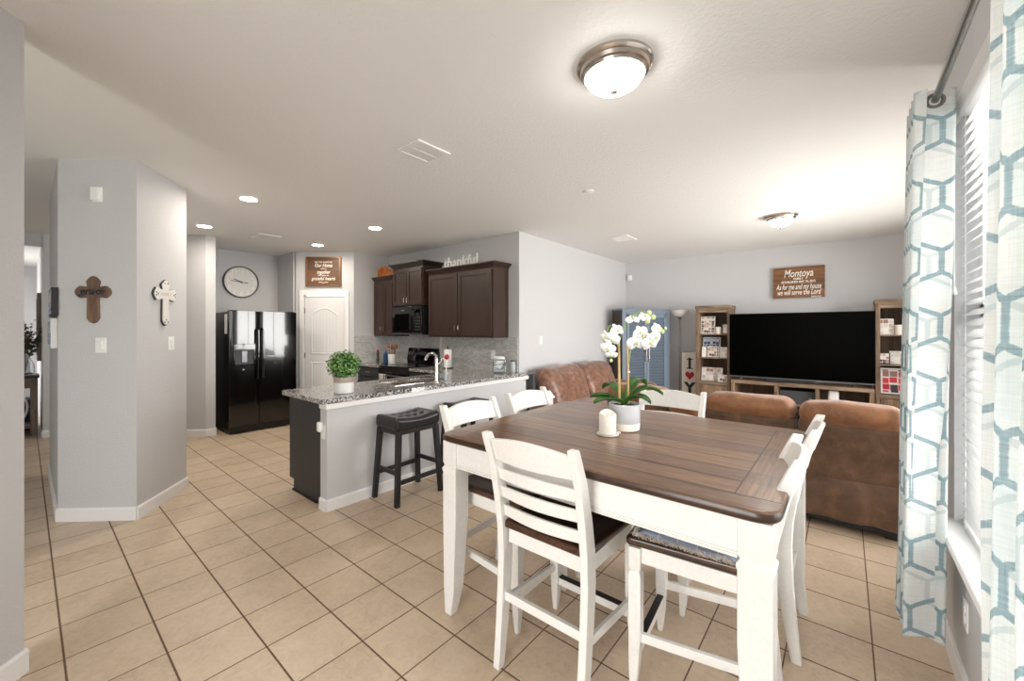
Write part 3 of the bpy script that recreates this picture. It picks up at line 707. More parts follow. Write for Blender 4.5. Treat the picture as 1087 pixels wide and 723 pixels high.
# ================================================================== KITCHEN: appliances
def fridge():
    t = thing('refrigerator', 'black side by side refrigerator with ice dispenser in the alcove', 'refrigerator', (2.30, 6.55, 0))
    MB().box(-.445, .445, .075, .75, .03, 1.735).build('cabinet', 'fridge', t, bevel=.006)
    for nm, a, b in (('freezer_door', -.455, -.075), ('refrigerator_door', -.067, .455)):
        m_ = MB(); n = 14
        # gently crowned front
        rows = []
        for k in range(n+1):
            u = k/n; x = a+(b-a)*u; y = -.012*math.sin(PI*u)**.6
            rows.append([(x, y, .105), (x, y, 1.745), (x, .07, 1.745), (x, .07, .105)])
        m_.loft(rows); dd = m_.build(nm, 'fridge', t, smooth=True, dig=50)
        hx_ = -.10 if nm[0] == 'f' else -.042
        MB().tube([(hx_, -.012, 1.50), (hx_, -.058, 1.47), (hx_, -.066, 1.30), (hx_, -.066, .95), (hx_, -.058, .78), (hx_, -.012, .75)], [.014, .015, .013, .013, .015, .014], 10).build('handle', 'black_gloss', dd, smooth=True)
        if nm[0] == 'f':
            ds = MB(); x0, x1, z0, z1 = -.405, -.13, .965, 1.275
            ds.box(x0, x0+.022, -.028, 0, z0, z1).box(x1-.022, x1, -.028, 0, z0, z1).box(x0, x1, -.028, 0, z0, z0+.02).box(x0, x1, -.034, 0, z1-.085, z1)
            dsp = ds.build('dispenser', 'black_gloss', dd, bevel=.004)
            MB().box(x0+.022, x1-.022, -.0145, -.012, z0+.02, z1-.085).build('recess', 'dark_grey', dsp)
            MB().box(-.30, -.235, -.026, -.014, z0+.05, z1-.1).build('paddle', 'grey_metal', dsp)
            MB().box(-.29, -.26, -.0145, -.0125, .905, .915).build('badge', 'nickel', dd)
    MB().box(-.44, .44, .01, .07, .02, .1).build('toe_grille', 'black', t)
    for s in (-.38, .38): MB().box(s-.05, s+.05, .02, .12, 1.737, 1.758).build('hinge_cover', 'black', t, bevel=.004)
    for s in (-.4, .4): MB().lathe([(.02, 0), (.02, .03)], c=(s, .1, 0), seg=12).build('leveling_foot', 'grey_metal', t)
    tg = MB().box(-.4475, -.4455, .10, .22, 1.42, 1.70).build('energy_label', 'plate', t); tg['label'] = 'white sticker on the side'
fridge()
def shaker_door(t, x, y0, y1, z0, z1, mat='cab_wood', hside=None, hz=None, st=.055):
    m_ = MB(); m_.box(x-.012, x, y0, y1, z0, z1)
    for a, b, c_, d_ in ((y0, y0+st, z0, z1), (y1-st, y1, z0, z1), (y0+st, y1-st, z0, z0+st), (y0+st, y1-st, z1-st, z1)): m_.box(x-.021, x-.012, a, b, c_, d_)
    o = m_.build('door', mat, t, bevel=.002)
    if hside is not None:
        yy = y0+.03 if hside < 0 else y1-.03
        if hz is None: hz = z0+.11
        MB().tube([(x-.021, yy, hz-.05), (x-.047, yy, hz-.038), (x-.052, yy, hz), (x-.047, yy, hz+.038), (x-.021, yy, hz+.05)], .005).build('handle', 'nickel', o, smooth=True)
    return o
def crown(t, x0, x1, y0, y1, z, yl=True, yr=True):
    """crown moulding flaring out in front (-X) and at the ends"""
    a = .055; rings = []
    for dz, o in ((0, 0), (.02, .006), (.05, .035), (.065, a), (.08, a)):
        rings.append([(x0-o, y0-(o if yr else 0), z+dz), (x0-o, y1+(o if yl else 0), z+dz), (x1, y1+(o if yl else 0), z+dz), (x1, y0-(o if yr else 0), z+dz)])
    m_ = MB(); m_.loft(rings); return m_.build('crown_moulding', 'cab_wood', t)
def upper(y0, y1, z0, z1, label, x=3.955, hz=None, yl=True, yr=True, tall=False):
    t = thing('wall_cabinet', label, 'cabinet', (x, (y0+y1)/2, z0)); L = (y1-y0)/2; hgt = z1-z0; dep = 4.266-x
    MB().box(.0, dep, -L, L, 0, hgt).build('carcass', 'cab_wood', t, bevel=.002)
    m0 = .02
    shaker_door(t, 0, -L+m0, -.006, .02, hgt-.02, hside=1, hz=hz); shaker_door(t, 0, .006, L-m0, .02, hgt-.02, hside=-1, hz=hz)
    crown(t, 0, dep, -L, L, hgt, yl, yr)
    return t
upper(3.495, 4.80, 1.372, 2.292, 'wide dark wall cabinet with two doors under the thankful sign', yl=False)
upper(4.862, 5.63, 1.852, 2.452, 'raised small dark wall cabinet above the microwave', x=3.90, hz=.09)
upper(5.69, 6.27, 1.372, 2.30, 'narrow dark wall cabinet in the corner under the orange sign', yl=False, yr=False)
mw = thing('microwave', 'black over-the-range microwave under the raised cabinet', 'microwave', (3.87, 5.24, 1.40))
MB().box(.03, .395, -.375, .375, 0, .44).build('body', 'black', mw, bevel=.004)
dm = MB().box(0, .03, -.19, .375, .03, .44).build('door', 'black_gloss', mw, bevel=.006)
MB().box(-.003, 0, -.09, .30, .09, .33).build('window', 'screen', dm)
MB().tube([(-.002, -.155, .06), (-.04, -.155, .09), (-.045, -.155, .22), (-.04, -.155, .36), (-.002, -.155, .40)], .011).build('handle', 'black_gloss', dm, smooth=True)
pn = MB().box(0, .03, -.375, -.195, .03, .44).build('control_panel', 'black_gloss', mw, bevel=.006)
k_ = MB()
for a in range(3):
    for b in range(5): k_.box(-.0015, 0, -.345+a*.045, -.315+a*.045, .07+b*.045, .095+b*.045)
k_.build('keypad', 'dark_grey', pn); MB().box(-.0015, 0, -.345, -.225, .34, .39).build('display', 'screen', pn)
MB().box(.0, .03, -.375, .375, 0, .026).build('vent_grille', 'dark_grey', mw)
MB().box(-.0015, 0, .05, .13, .375, .39).build('badge', 'nickel', dm)
rg = thing('kitchen_range', 'black electric range with control backguard, towel on its oven door', 'stove', (3.64, 5.26, 0))
MB().box(.03, .60, -.375, .375, .03, .905).build('body', 'black', rg, bevel=.003)
MB().box(.0, .56, -.378, .378, .905, .922).build('cooktop', 'black_gloss', rg, bevel=.004)
for bx_, by_, r_ in ((.16, -.18, .1), (.16, .18, .08), (.42, -.18, .08), (.42, .18, .1)):
    MB().lathe([(r_, 0), (r_, .0012), (r_-.004, .0014)], c=(bx_, by_, .922), seg=28).build('burner', 'dark_grey', rg)
od = MB().box(0, .03, -.37, .37, .22, .82).build('oven_door', 'black_gloss', rg, bevel=.005)
MB().box(-.002, 0, -.26, .26, .36, .66).build('window', 'screen', od)
MB().tube([(0, -.32, .77), (-.045, -.31, .78), (-.045, .31, .78), (0, .32, .77)], .011).build('handle', 'grey_metal', od, smooth=True)
MB().box(0, .03, -.37, .37, .04, .21).build('drawer', 'black', rg, bevel=.004)
bg = MB().prism([(.55, .922), (.60, .922), (.60, 1.18), (.575, 1.18), (.54, 1.0)], -.378, .378, fn=lambda a, b, c: (a, c, b)).build('backguard', 'black_gloss', rg, bevel=.004)
for yy in (-.32, -.24, .24, .32): MB().lathe([(.022, 0), (.02, .02), (.016, .024), (0, .025)], c=(.556, yy, 1.08), axis=(-1, 0, .15), seg=16).build('knob', 'grey_metal', bg, smooth=True)
MB().box(.553, .56, -.12, .12, 1.05, 1.12).build('display', 'dark_grey', bg)
tw = MB(); n = 16
for face in (0,):
    rows = []
    for k in range(n+1):
        y = .12+.17*k/n; rip = .004*math.sin(k*1.3)
        rows.append([(-.064+rip, y, .50), (-.064+rip, y, .785), (-.045, y, .797), (-.028, y, .785), (-.024, y, .60)])
    tw.loft(rows, cap=False, closed=False)
def stripe_mat():
    m, nt, b = new_mat('striped_towel'); v = coords(nt); sp = N(nt, 'ShaderNodeSeparateXYZ'); nt.links.new(v, sp.inputs[0])
    f = math_(nt, 'FRACT', math_(nt, 'MULTIPLY', sp.outputs[1], 26))
    nt.links.new(mixc(nt, math_(nt, 'GREATER_THAN', f, .5), lin(226, 222, 214), lin(70, 66, 64)), b.inputs['Base Color']); b.inputs['Roughness'].default_value = .9; return m
M['stripe'] = stripe_mat()
o = tw.build('dish_towel', 'stripe', None, smooth=True, loc=(3.64, 5.26, 0)); so = o.modifiers.new('thick', 'SOLIDIFY'); so.thickness = .004
tag(o, 'striped dish towel hanging on the oven door handle', 'towel')

# things on the kitchen counters (behind)
CT = .916
t = thing('utensil_crock', 'white ceramic crock of wooden spoons left of the range', 'crock', (3.98, 5.78, CT))
MB().lathe([(.055, 0), (.062, .01), (.066, .15), (.064, .155), (.058, .15), (.054, .02), (0, .018)], seg=24).build('pot', 'white', t, smooth=True)
for k, (dx, dy, l) in enumerate(((.02, .03, .27), (-.02, .01, .30), (.0, -.03, .25), (.03, -.01, .28))):
    m_ = MB(); tip = Vector((dx*2.4, dy*2.4, l)); m_.tube([(dx*.4, dy*.4, .03), tip*.8], .006)
    m_.ball(tip, .038, 12, (.35, 1, 1.15)); m_.build('wooden_spoon', 'utensil_wood', t, smooth=True)
def bottle(name, label, cat, loc, r, h, mat, cap, neck=.35, shoulder=.7):
    t = thing(name, label, cat, loc)
    MB().lathe([(r*.95, 0), (r, .006), (r, h*shoulder), (r*neck, h*(shoulder+.14)), (r*neck, h*.95)], seg=20).build('bottle_body', mat, t, smooth=True)
    MB().lathe([(r*neck*1.2, h*.93), (r*neck*1.2, h), (0, h)], seg=16).build('cap', cap, t, smooth=True)
bottle('spray_bottle', 'blue bottle with a red cap on the short counter left of the range', 'bottle', (3.96, 5.93, CT), .038, .22, 'navy', 'red')
bottle('soap_bottle', 'orange labelled bottle between the blue bottle and the pepper mill', 'bottle', (4.02, 6.03, CT), .034, .20, 'orange', 'white')
t = thing('pepper_mill', 'tall dark and clear mill at the left end of the short counter', 'mill', (3.95, 6.15, CT))
MB().lathe([(.026, 0), (.028, .05), (.02, .08), (.024, .15), (.022, .17)], seg=18).build('body', 'dark_grey', t, smooth=True)
MB().lathe([(.018, .17), (.024, .19), (.02, .215), (.006, .22), (0, .225)], seg=18).build('knob', 'red', t, smooth=True)
t = thing('spoon_rest', 'black flat spoon rest in front of the crock', 'dish', (3.83, 5.78, CT))
MB().lathe([(.05, 0), (.07, .008), (.068, .012), (.045, .004), (0, .004)], seg=22).xf(Matrix.Diagonal((.7, 1, 1, 1))).build('dish', 'black_gloss', t, smooth=True)
t = thing('paper_towel_roll', 'white paper towel roll on an upright holder right of the range', 'paper towel', (4.0, 4.42, CT))
MB().lathe([(.075, 0), (.078, .006), (.07, .012), (0, .013)], seg=24).build('holder_base', 'black', t, smooth=True)
MB().lathe([(.018, .014), (.056, .014), (.056, .275), (.018, .275)], seg=28).build('roll', 'paper', t, smooth=True)
MB().lathe([(.007, .012), (.007, .295), (.013, .30), (.012, .315), (0, .32)], seg=12).build('holder_post', 'black', t, smooth=True)
t = thing('dish_brush', 'dark red dish brush standing in a clear cup beside the faucet', 'brush', (2.98, 3.33, CT))
MB().lathe([(.026, 0), (.03, .10), (.028, .10), (.024, .004), (0, .004)], seg=18).build('cup', 'glass', t, smooth=True)
MB().tube([(0, .0, .01), (.012, .0, .16), (.018, 0, .23)], .007).build('handle', 'white', t, smooth=True)
MB().ball((.02, 0, .262), .03, 14, (1, .8, 1)).build('bristle_head', 'red', t, smooth=True)
# glass jar with black frame lettering
t = thing('cookie_jar', 'square pale glass jar with dark lettering at the end of the counter', 'jar', (4.02, 3.445, CT), rz=math.radians(34))
MB().rbox(-.07, .07, -.085, .085, 0, .185, .025, 8).build('jar_body', 'jar_glass', t, smooth=True)
MB().lathe([(.068, .185), (.072, .19), (.072, .205), (.05, .215), (.0, .217)], seg=28).build('lid', 'white', t, smooth=True)
m_ = MB()
for a, b, c_, d_ in ((-.085, .085, .012, .018), (-.085, .085, .165, .171), (-.085, -.079, .012, .171), (.079, .085, .012, .171)): m_.box(-.074, -.0702, a*.9, b*.9, c_, d_)
m_.build('printed_border', 'dark_grey', t)
lettering('printed_words', 'Good', .075, 'black_paint', t, (-.072, 0, .12), (0, -1, 0), shear=.3)
lettering('printed_words', 'Stuff', .06, 'black_paint', t, (-.072, 0, .06), (0, -1, 0), shear=.3)
t = thing('blue_canister', 'small teal glass jar squeezed between the lettered jar and the wall', 'jar', (4.19, 3.36, CT))
MB().lathe([(.03, 0), (.036, .02), (.036, .11), (.026, .13), (.026, .14)], seg=20).build('jar_body', 'jar_glass', t, smooth=True)
MB().lathe([(.03, .14), (.03, .155), (0, .158)], seg=20).build('lid', 'dark_grey', t, smooth=True)

# signs on the cabinets
t = thing('word_sign', 'whitewashed wooden word thankful standing on the wide wall cabinet', 'sign', (3.97, 4.12, 2.375))
lettering('word', 'thankful', .205, 'grey_letters', t, (0, 0, .06), (0, -1, 0), extr=.009, bold=.005, spacing=1.02)
MB().box(-.012, .012, -.31, .31, 0, .008).build('base', 'grey_letters', t)
t = thing('word_sign', 'orange wooden word sign blessed on top of the narrow corner cabinet', 'sign', (4.03, 5.99, 2.381))
MB().rbox(-.02, .02, -.24, .24, 0, .03, .006, 5).build('board', 'orange_wood', t, smooth=True)
MB().rbox(.0, .014, .03, .20, .09, .20, .006, 5).build('pumpkin', 'orange_wood', t, smooth=True)
lettering('word', 'Blessed', .19, 'orange_wood', t, (-.006, 0, .095), (0, -1, 0), extr=.008, bold=.005, shear=.2)

# ------------------------------------------------------------------ plant in white pot on the peninsula
t = thing('boxwood_ball', 'round green boxwood ball in a white pot on the peninsula', 'plant', (1.84, 3.40, CT))
MB().lathe([(.078, 0), (.083, .004), (.085, .10), (.085, .125)], seg=36, cap=True).build('pot', 'white', t, smooth=True)
MB().lathe([(.0855, .095), (.0865, .097), (.0865, .142), (.084, .144), (.078, .142), (.078, .128), (0, .126)], seg=36).build('pot_rim', plain('taupe_glaze', lin(176, 160, 152), .35), t, smooth=True)
m_ = MB(); cc = Vector((0, 0, .245))
for k in range(900):
    a = random.uniform(0, 2*PI); z = random.uniform(-.80, 1); s = math.sqrt(1-z*z); dv = Vector((s*math.cos(a), s*math.sin(a), z))
    R_ = random.uniform(.105, .148); p = cc+Vector((dv.x*R_, dv.y*R_, dv.z*R_*.93))
    nrm = (dv+Vector((random.uniform(-.7, .7), random.uniform(-.7, .7), random.uniform(-.2, .9)))).normalized()
    tx = nrm.cross(Vector((random.uniform(-1, 1), random.uniform(-1, 1), random.uniform(-1, 1)))).normalized(); ty = nrm.cross(tx)
    L_ = random.uniform(.011, .017)
    q = [p-tx*L_, p+ty*L_*.55-nrm*.001, p+tx*L_*.9+nrm*.003, p-ty*L_*.55-nrm*.001]
    m_.bm.faces.new([m_.bm.verts.new(v) for v in q])
lf, nt, b = new_mat('boxwood_leaf')
nz = N(nt, 'ShaderNodeTexNoise', ins={'Scale': 45, 'Detail': 2}); nt.links.new(coords(nt), nz.inputs[0])
nt.links.new(ramp(nt, nz.outputs[0], [(.3, lin(44, 92, 34)), (.5, lin(92, 142, 64)), (.7, lin(160, 196, 116))]), b.inputs['Base Color']); b.inputs['Roughness'].default_value = .45
m_.build('foliage', lf, t)
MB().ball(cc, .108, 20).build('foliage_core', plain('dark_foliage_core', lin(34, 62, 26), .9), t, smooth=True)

# ================================================================== STOOLS
def make_stool(x, y, label):
    t = thing('bar_stool', label, 'stool', (x, y, 0), group='black saddle stools at the peninsula')
    # feet: +-.255 x +-.18 at floor; legs splay; seat at .60-.70
    for sx in (-1, 1):
        for sy in (-1, 1):
            m_ = MB(); f0 = Vector((sx*.237, sy*.165, 0)); f1 = Vector((sx*.20, sy*.135, .62)); a, b = .019, .022
            m_.loft([[(p.x+i*r, p.y+j*r, p.z) for i, j in ((-1, -1), (1, -1), (1, 1), (-1, 1))] for p, r in ((f0, a), (f1, b))])
            m_.build('leg', 'black_wood', t, bevel=.003)
    def P(sx, sy, z): k = z/.62; return Vector((sx*(.237-.037*k), sy*(.165-.03*k), z))
    for sy, z in ((-1, .19), (1, .22)):
        MB().bar(P(-1, sy, z), P(1, sy, z), .02, .035).build('stretcher', 'black_wood', t)
    for sx, z in ((-1, .27), (1, .27)):
        MB().bar(P(sx, -1, z), P(sx, 1, z), .02, .035).build('stretcher', 'black_wood', t)
    MB().box(-.215, .215, -.15, .15, .585, .625).build('seat_frame', 'black_wood', t, bevel=.003)
    def f(p):
        x_, y_, z_ = p
        k = (z_-.625)/.09
        z_ += .03*((x_/.24)**2)*max(0, k)-.006
        # tufts
        for tx in (-.12, -.04, .04, .12):
            for ty in (-.06, .06):
                d2 = (x_-tx)**2+(y_-ty)**2; z_ -= .02*math.exp(-d2/.0005)*max(0, k)
        return (x_, y_, z_)
    cu = MB().rbox(-.235, .235, -.165, .165, .625, .715, .028, 34, (0, 0, .008), .0015, f).build('seat_cushion', 'black_leather', t, smooth=True)
    bt = MB()
    for tx in (-.12, -.04, .04, .12):
        for ty in (-.06, .06): bt.ball((tx, ty, .699+.03*(tx/.24)**2), .008, 8, (1, 1, .5))
    bt.build('button_tufts', 'black_leather', t, smooth=True)
    return t
make_stool(2.235, 2.995, 'black tufted saddle stool fully in view in front of the peninsula')
s2 = make_stool(3.00, 2.995, 'black tufted saddle stool half hidden behind the white chair back')

# ================================================================== DINING TABLE
TX0, TX1, TY0, TY1 = 1.393, 2.70, .14, 1.615
t = thing('dining_table', 'square counter-height table with plank top and white legs', 'table', ((TX0+TX1)/2, (TY0+TY1)/2, 0))
cx_, cy_ = (TX0+TX1)/2, (TY0+TY1)/2
def tt(ins, z): return [(a-cx_, b-cy_, z) for a, b in rounded([(TX0+ins, TY0+ins), (TX1-ins, TY0+ins), (TX1-ins, TY1-ins), (TX0+ins, TY1-ins)], .075, 10)]
m_ = MB(); m_.loft([tt(.012, .897), tt(.004, .902), tt(0, .910), tt(0, .922), tt(.003, .930)]); m_.build('table_edge', 'table_edge', t, smooth=True)
m_ = MB(); m_.loft([tt(.003, .930), tt(.007, .9345), tt(.012, .935)]); top = m_.build('tabletop', 'table_top', t, smooth=True)
# the plank pattern is laid out in room coordinates: shift the mesh, not the object space
top.data.transform(Matrix.Translation((cx_, cy_, 0))); top.location = (-cx_, -cy_, 0)
lx, ly = (TX1-TX0)/2-.065, (TY1-TY0)/2-.065
for sx in (-1, 1):
    for sy in (-1, 1):
        X_, Y_ = sx*lx, sy*ly
        def sq(h, z, dx=0, dy=0): return [(X_+i*h+dx, Y_+j*h+dy, z) for i, j in ((-1, -1), (1, -1), (1, 1), (-1, 1))]
        m_ = MB()
        # foot tapers on its inner faces only
        def sqi(h, hi, z):
            xs = (X_-sx*hi, X_+sx*h) if sx > 0 else (X_-h, X_+hi); ys = (Y_-sy*hi, Y_+sy*h) if sy > 0 else (Y_-h, Y_+hi)
            return [(xs[0], ys[0], z), (xs[1], ys[0], z), (xs[1], ys[1], z), (xs[0], ys[1], z)]
        m_.loft([sqi(.040, .005, 0), sqi(.044, .028, .13), sqi(.047, .047, .50), sqi(.047, .047, .735), sqi(.050, .050, .745), sqi(.050, .050, .757), sqi(.040, .040, .770), sqi(.047, .047, .785), sqi(.047, .047, .897)])
        m_.build('leg', 'white_paint', t, bevel=.003)
for a, b, c_, d_ in ((-lx-.036, -lx-.014, -ly+.047, ly-.047), (lx+.014, lx+.036, -ly+.047, ly-.047), (-lx+.047, lx-.047, -ly-.036, -ly-.014), (-lx+.047, lx-.047, ly+.014, ly+.036)):
    m_ = MB(); m_.box(a, b, c_, d_, .79, .897)
    k = .004
    for zz in (.772, .781): m_.box(a-k*.5, b+k*.5, c_, d_, zz, zz+.0055) if abs(b-a) < .05 else m_.box(a, b, c_-k*.5, d_+k*.5, zz, zz+.0055)
    m_.box(a+.002, b-.002, c_, d_, .766, .79) if abs(b-a) < .05 else m_.box(a, b, c_+.002, d_-.002, .766, .79)
    m_.build('apron', 'white_paint', t, bevel=.0015)

# ================================================================== DINING CHAIRS (front = +X)
def post_x(z):      # centre line of the rear posts
    pts = [(0, -.243), (.15, -.222), (.32, -.203), (.5, -.193), (.62, -.199), (.75, -.222), (.9, -.258), (1.045, -.315)]
    for (a, xa), (b, xb) in zip(pts, pts[1:]):
        if a <= z <= b: return xa+(xb-xa)*(z-a)/(b-a)
    return pts[-1][1]
def make_chair(label):
    t = thing('dining_chair', label, 'chair')
    for sy in (-1, 1):
        m_ = MB(); rings = []
        for z, hw in ((0, .02), (.08, .023), (.2, .027), (.35, .031), (.5, .034), (.62, .034), (.75, .031), (.9, .026), (1.02, .021), (1.04, .018)):
            x_ = post_x(z); y_ = sy*(.202+.007*z)
            rings.append([(x_-hw, y_-.0165, z), (x_+hw, y_-.0165, z), (x_+hw, y_+.0165, z), (x_-hw, y_+.0165, z)])
        m_.loft(rings); m_.build('back_post', 'white_paint', t, bevel=.004, smooth=True)
        # front leg
        m_ = MB(); X_, Y_ = .225, sy*.205
        def r4(h, hi, z):
            ys = (Y_-hi, Y_+h) if sy > 0 else (Y_-h, Y_+hi)
            return [(X_-hi, ys[0], z), (X_+h, ys[0], z), (X_+h, ys[1], z), (X_-hi, ys[1], z)]
        m_.loft([r4(.02, .002, 0), r4(.023, .014, .10), r4(.024, .024, .25), r4(.025, .025, .485), r4(.018, .018, .50), r4(.024, .024, .515), r4(.024, .024, .598)])
        m_.build('leg', 'white_paint', t, bevel=.0025)
    # dished wooden seat
    def f(p):
        x_, y_, z_ = p
        k = max(0, (z_-.598)/.04)
        d = math.exp(-((x_+.02)/.15)**4-((abs(y_)-.09)/.085)**2)*.013*k
        tp = (x_+.23)/.5
        return (x_, y_*(.93+.09*tp), z_-d)
    MB().rbox(-.215, .262, -.222, .222, .598, .636, .014, 26, fn=f).build('seat', 'seat_wood', t, smooth=True)
    fr = MB().box(.205, .225, -.185, .185, .535, .598).box(-.20, -.18, -.18, .18, .535, .598)
    for sy in (-1, 1): fr.bar((-.19, sy*.2, .5665), (.21, sy*.203, .5665), .02, .063)
    fr.build('seat_frame', 'white_paint', t, bevel=.002)
    # crest and slats, bowed backwards
    def slat(z0, z1, th, arch=0, nm='slat'):
        m_ = MB(); n = 12; rings = []
        for k in range(n+1):
            y_ = -.192+.384*k/n; bow = -.026*math.cos(PI*(k/n-.5)); a = arch*math.cos(PI*(k/n-.5)); xx0 = post_x(z0)+bow; xx1 = post_x(z1)+bow
            rings.append([(xx0-th/2, y_, z0), (xx0+th/2, y_, z0), (xx1+th/2, y_, z1+a), (xx1-th/2, y_, z1+a)])
        m_.loft(rings); m_.build(nm, 'white_paint', t, bevel=.003, smooth=True)
    slat(.915, 1.012, .02, .022, 'crest_rail')
    for z in (.825, .74, .655): slat(z, z+.05, .015, .006)
    MB().bar((post_x(.30), -.19, .30), (post_x(.30), .19, .30), .02, .038).build('stretcher', 'white_paint', t, bevel=.002)
    for sy in (-1, 1): MB().bar((post_x(.27)+.02, sy*.2, .27), (.205, sy*.205, .235), .018, .036).build('stretcher', 'white_paint', t, bevel=.002)
    fr = MB().bar((.222, -.185, .165), (.222, .185, .165), .02, .036).build('footrest', 'white_paint', t, bevel=.002)
    MB().box(.210, .240, -.18, .18, .1835, .192).build('kick_strip', 'rubber', fr, bevel=.003)
    return t
ch = make_chair('white ladder back chair in the foreground with dark wood seat'); ch.location = (1.585, .952, 0); ch.rotation_euler.z = 0
spots = [((1.83, .44), PI/2+math.radians(5), 'white chair with the frayed denim pad, nearer of the two on the right'),
         ((2.41, .405), PI/2, 'white chair on the right side of the table, nearer the sofa'),
         ((1.765, 1.447), -PI/2, 'white chair on the far left side, its back before the black stool'),
         ((2.35, 1.447), -PI/2, 'white chair on the far left side, nearer the brown leather loveseat'),
         ((2.735, .955), PI, 'white chair at the far side of the table behind the orchid')]
chairs = [ch]
for (p, a, lb) in spots:
    c = copy_tree(ch); c.location = (p[0], p[1], 0); c.rotation_euler = (0, 0, a); c['label'] = lb; chairs.append(c)
for c in chairs: c['group'] = 'white counter height chairs round the table'
# frayed denim pad on the near right chair: seat spans X 1.59..2.03, Y .22..0.69
t = thing('seat_pad', 'quilted denim pad with frayed edges lying on a white chair seat', 'cushion', (1.83, .44, .637), rz=math.radians(5))
m_ = MB(); n = 26; W_, L_ = .205, .225
rows = []
for j in range(n+1):
    r = []
    for i in range(n+1):
        x_ = -W_+2*W_*i/n; y_ = -L_+2*L_*j/n
        z_ = .022+.010*math.sin(x_*60)*math.sin(y_*44)*.5+.012*noise.noise((x_*9, y_*9, 3))
        ed = max(abs(x_)/W_, abs(y_)/L_); z_ -= .012*max(0, ed-.8)/.2
        if y_ > L_*.8: z_ += .0
        r.append((x_+.006*noise.noise((y_*30, 0, 1)), y_+.006*noise.noise((x_*30, 5, 1)), z_))
    rows.append(r)
m_.loft(rows, cap=False, closed=False)
o = m_.build('quilt', 'denim', t, smooth=True); so = o.modifiers.new('thick', 'SOLIDIFY'); so.thickness = .014; so.offset = -.6
m_ = MB()
for k in range(1100):
    s = random.random()*4; e = int(s); u = (s-e)*2-1
    bx, by = ((u*W_, L_), (W_, u*L_), (u*W_, -L_), (-W_, u*L_))[e]; ox, oy = ((0, 1), (1, 0), (0, -1), (-1, 0))[e]
    l = random.uniform(.012, .03); j1, j2 = random.uniform(-.8, .8), random.uniform(-.8, .8)
    z0 = random.uniform(.004, .016); p0 = Vector((bx-ox*.006, by-oy*.006, z0)); p1 = p0+Vector((ox*l+oy*l*j1, oy*l+ox*l*j1, random.uniform(-.001, .008)))*.6; 
    p2 = p0+Vector((ox*l+oy*l*j2, oy*l+ox*l*j2, 0)); p2.z = max(.003, z0-.012)
    m_.tube([p0, p1, p2], .0009, 3)
fo = m_.build('fringe', 'fringe', t); fo['kind'] = 'stuff'

# ------------------------------------------------------------------ orchid and candle on the table
TZ = .9355
R3, U3, F3 = Vector((.6466, -.7628, 0)), Vector((0, 0, 1)), Vector((.7628, .6466, 0))
t = thing('potted_orchid', 'white orchid in a grey glazed pot on the dining table', 'orchid', (2.10, .91, TZ))
MB().lathe([(.072, 0), (.079, .005), (.081, .035), (.081, .046)], seg=40).build('pot_base', 'wax', t, smooth=True)
MB().lathe([(.0815, .042), (.0825, .044), (.0825, .138), (.079, .141), (.075, .138), (.074, .125), (0, .123)], seg=40).build('pot', plain('grey_glaze', lin(194, 197, 201), .2, var=.03), t, smooth=True)
MB().lathe([(.073, .1235), (.05, .134), (0, .14)], seg=24).build('moss', 'soil', t, smooth=True)
def L3(a, d, z): return R3*a+F3*d+U3*z
def leaf(a0, rz_, L_, W_, rise, droop):
    m_ = MB(); n = 12; ca, sa = math.cos(rz_), math.sin(rz_); rows = []
    for k in range(n+1):
        u = k/n; w_ = W_*math.sin(PI*min(1, u*.93+.05))**.7; r = L_*u; z = .142+rise*math.sin(u*PI*.75)-droop*u*u
        c_ = R3*(ca*r)+F3*(sa*r); s_d = (R3*(-sa)+F3*ca)
        rows.append([c_-s_d*w_+U3*(z+.012), c_-s_d*w_*.5+U3*(z+.002), c_+U3*(z-.006), c_+s_d*w_*.5+U3*(z+.002), c_+s_d*w_+U3*(z+.012)])
    m_.loft(rows, cap=False, closed=False); o = m_.build('leaf', 'green_leaf', t, smooth=True); q = o.modifiers.new('th', 'SOLIDIFY'); q.thickness = .002
leaf(0, -.15, .20, .044, .085, .01); leaf(0, .5, .17, .04, .12, .0); leaf(0, PI-.25, .18, .036, .035, .0); leaf(0, PI+.35, .19, .036, .03, .01); leaf(0, 2.2, .15, .034, .09, .0); leaf(0, -.8, .15, .036, .05, .02)
MB().tube([L3(-.026, 0, .12), L3(-.03, 0, .50)], .0065, 8).build('stake', 'bamboo', t, smooth=True)
MB().tube([L3(.028, .01, .12), L3(.02, .01, .46)], .0055, 8).build('stake', 'bamboo', t, smooth=True)
m_ = MB(); m_.tube([L3(-.018, .01, .13), L3(-.022, .008, .33), L3(-.026, 0, .48), L3(.0, -.01, .56), L3(.04, -.02, .615), L3(.09, -.02, .64), L3(.13, -.02, .625)], .0035, 7)
m_.tube([L3(-.026, 0, .48), L3(-.05, -.01, .55), L3(-.085, -.02, .56), L3(-.1, -.03, .53)], .003, 7); m_.build('flower_stem', 'stem', t, smooth=True)
m_ = MB(); m_.tube([L3(.02, .015, .13), L3(.022, .012, .32), L3(.035, .0, .43), L3(.065, -.01, .50), L3(.11, -.02, .525), L3(.165, -.02, .52), L3(.20, -.02, .525)], .0032, 7); m_.build('flower_stem', 'stem', t, smooth=True)
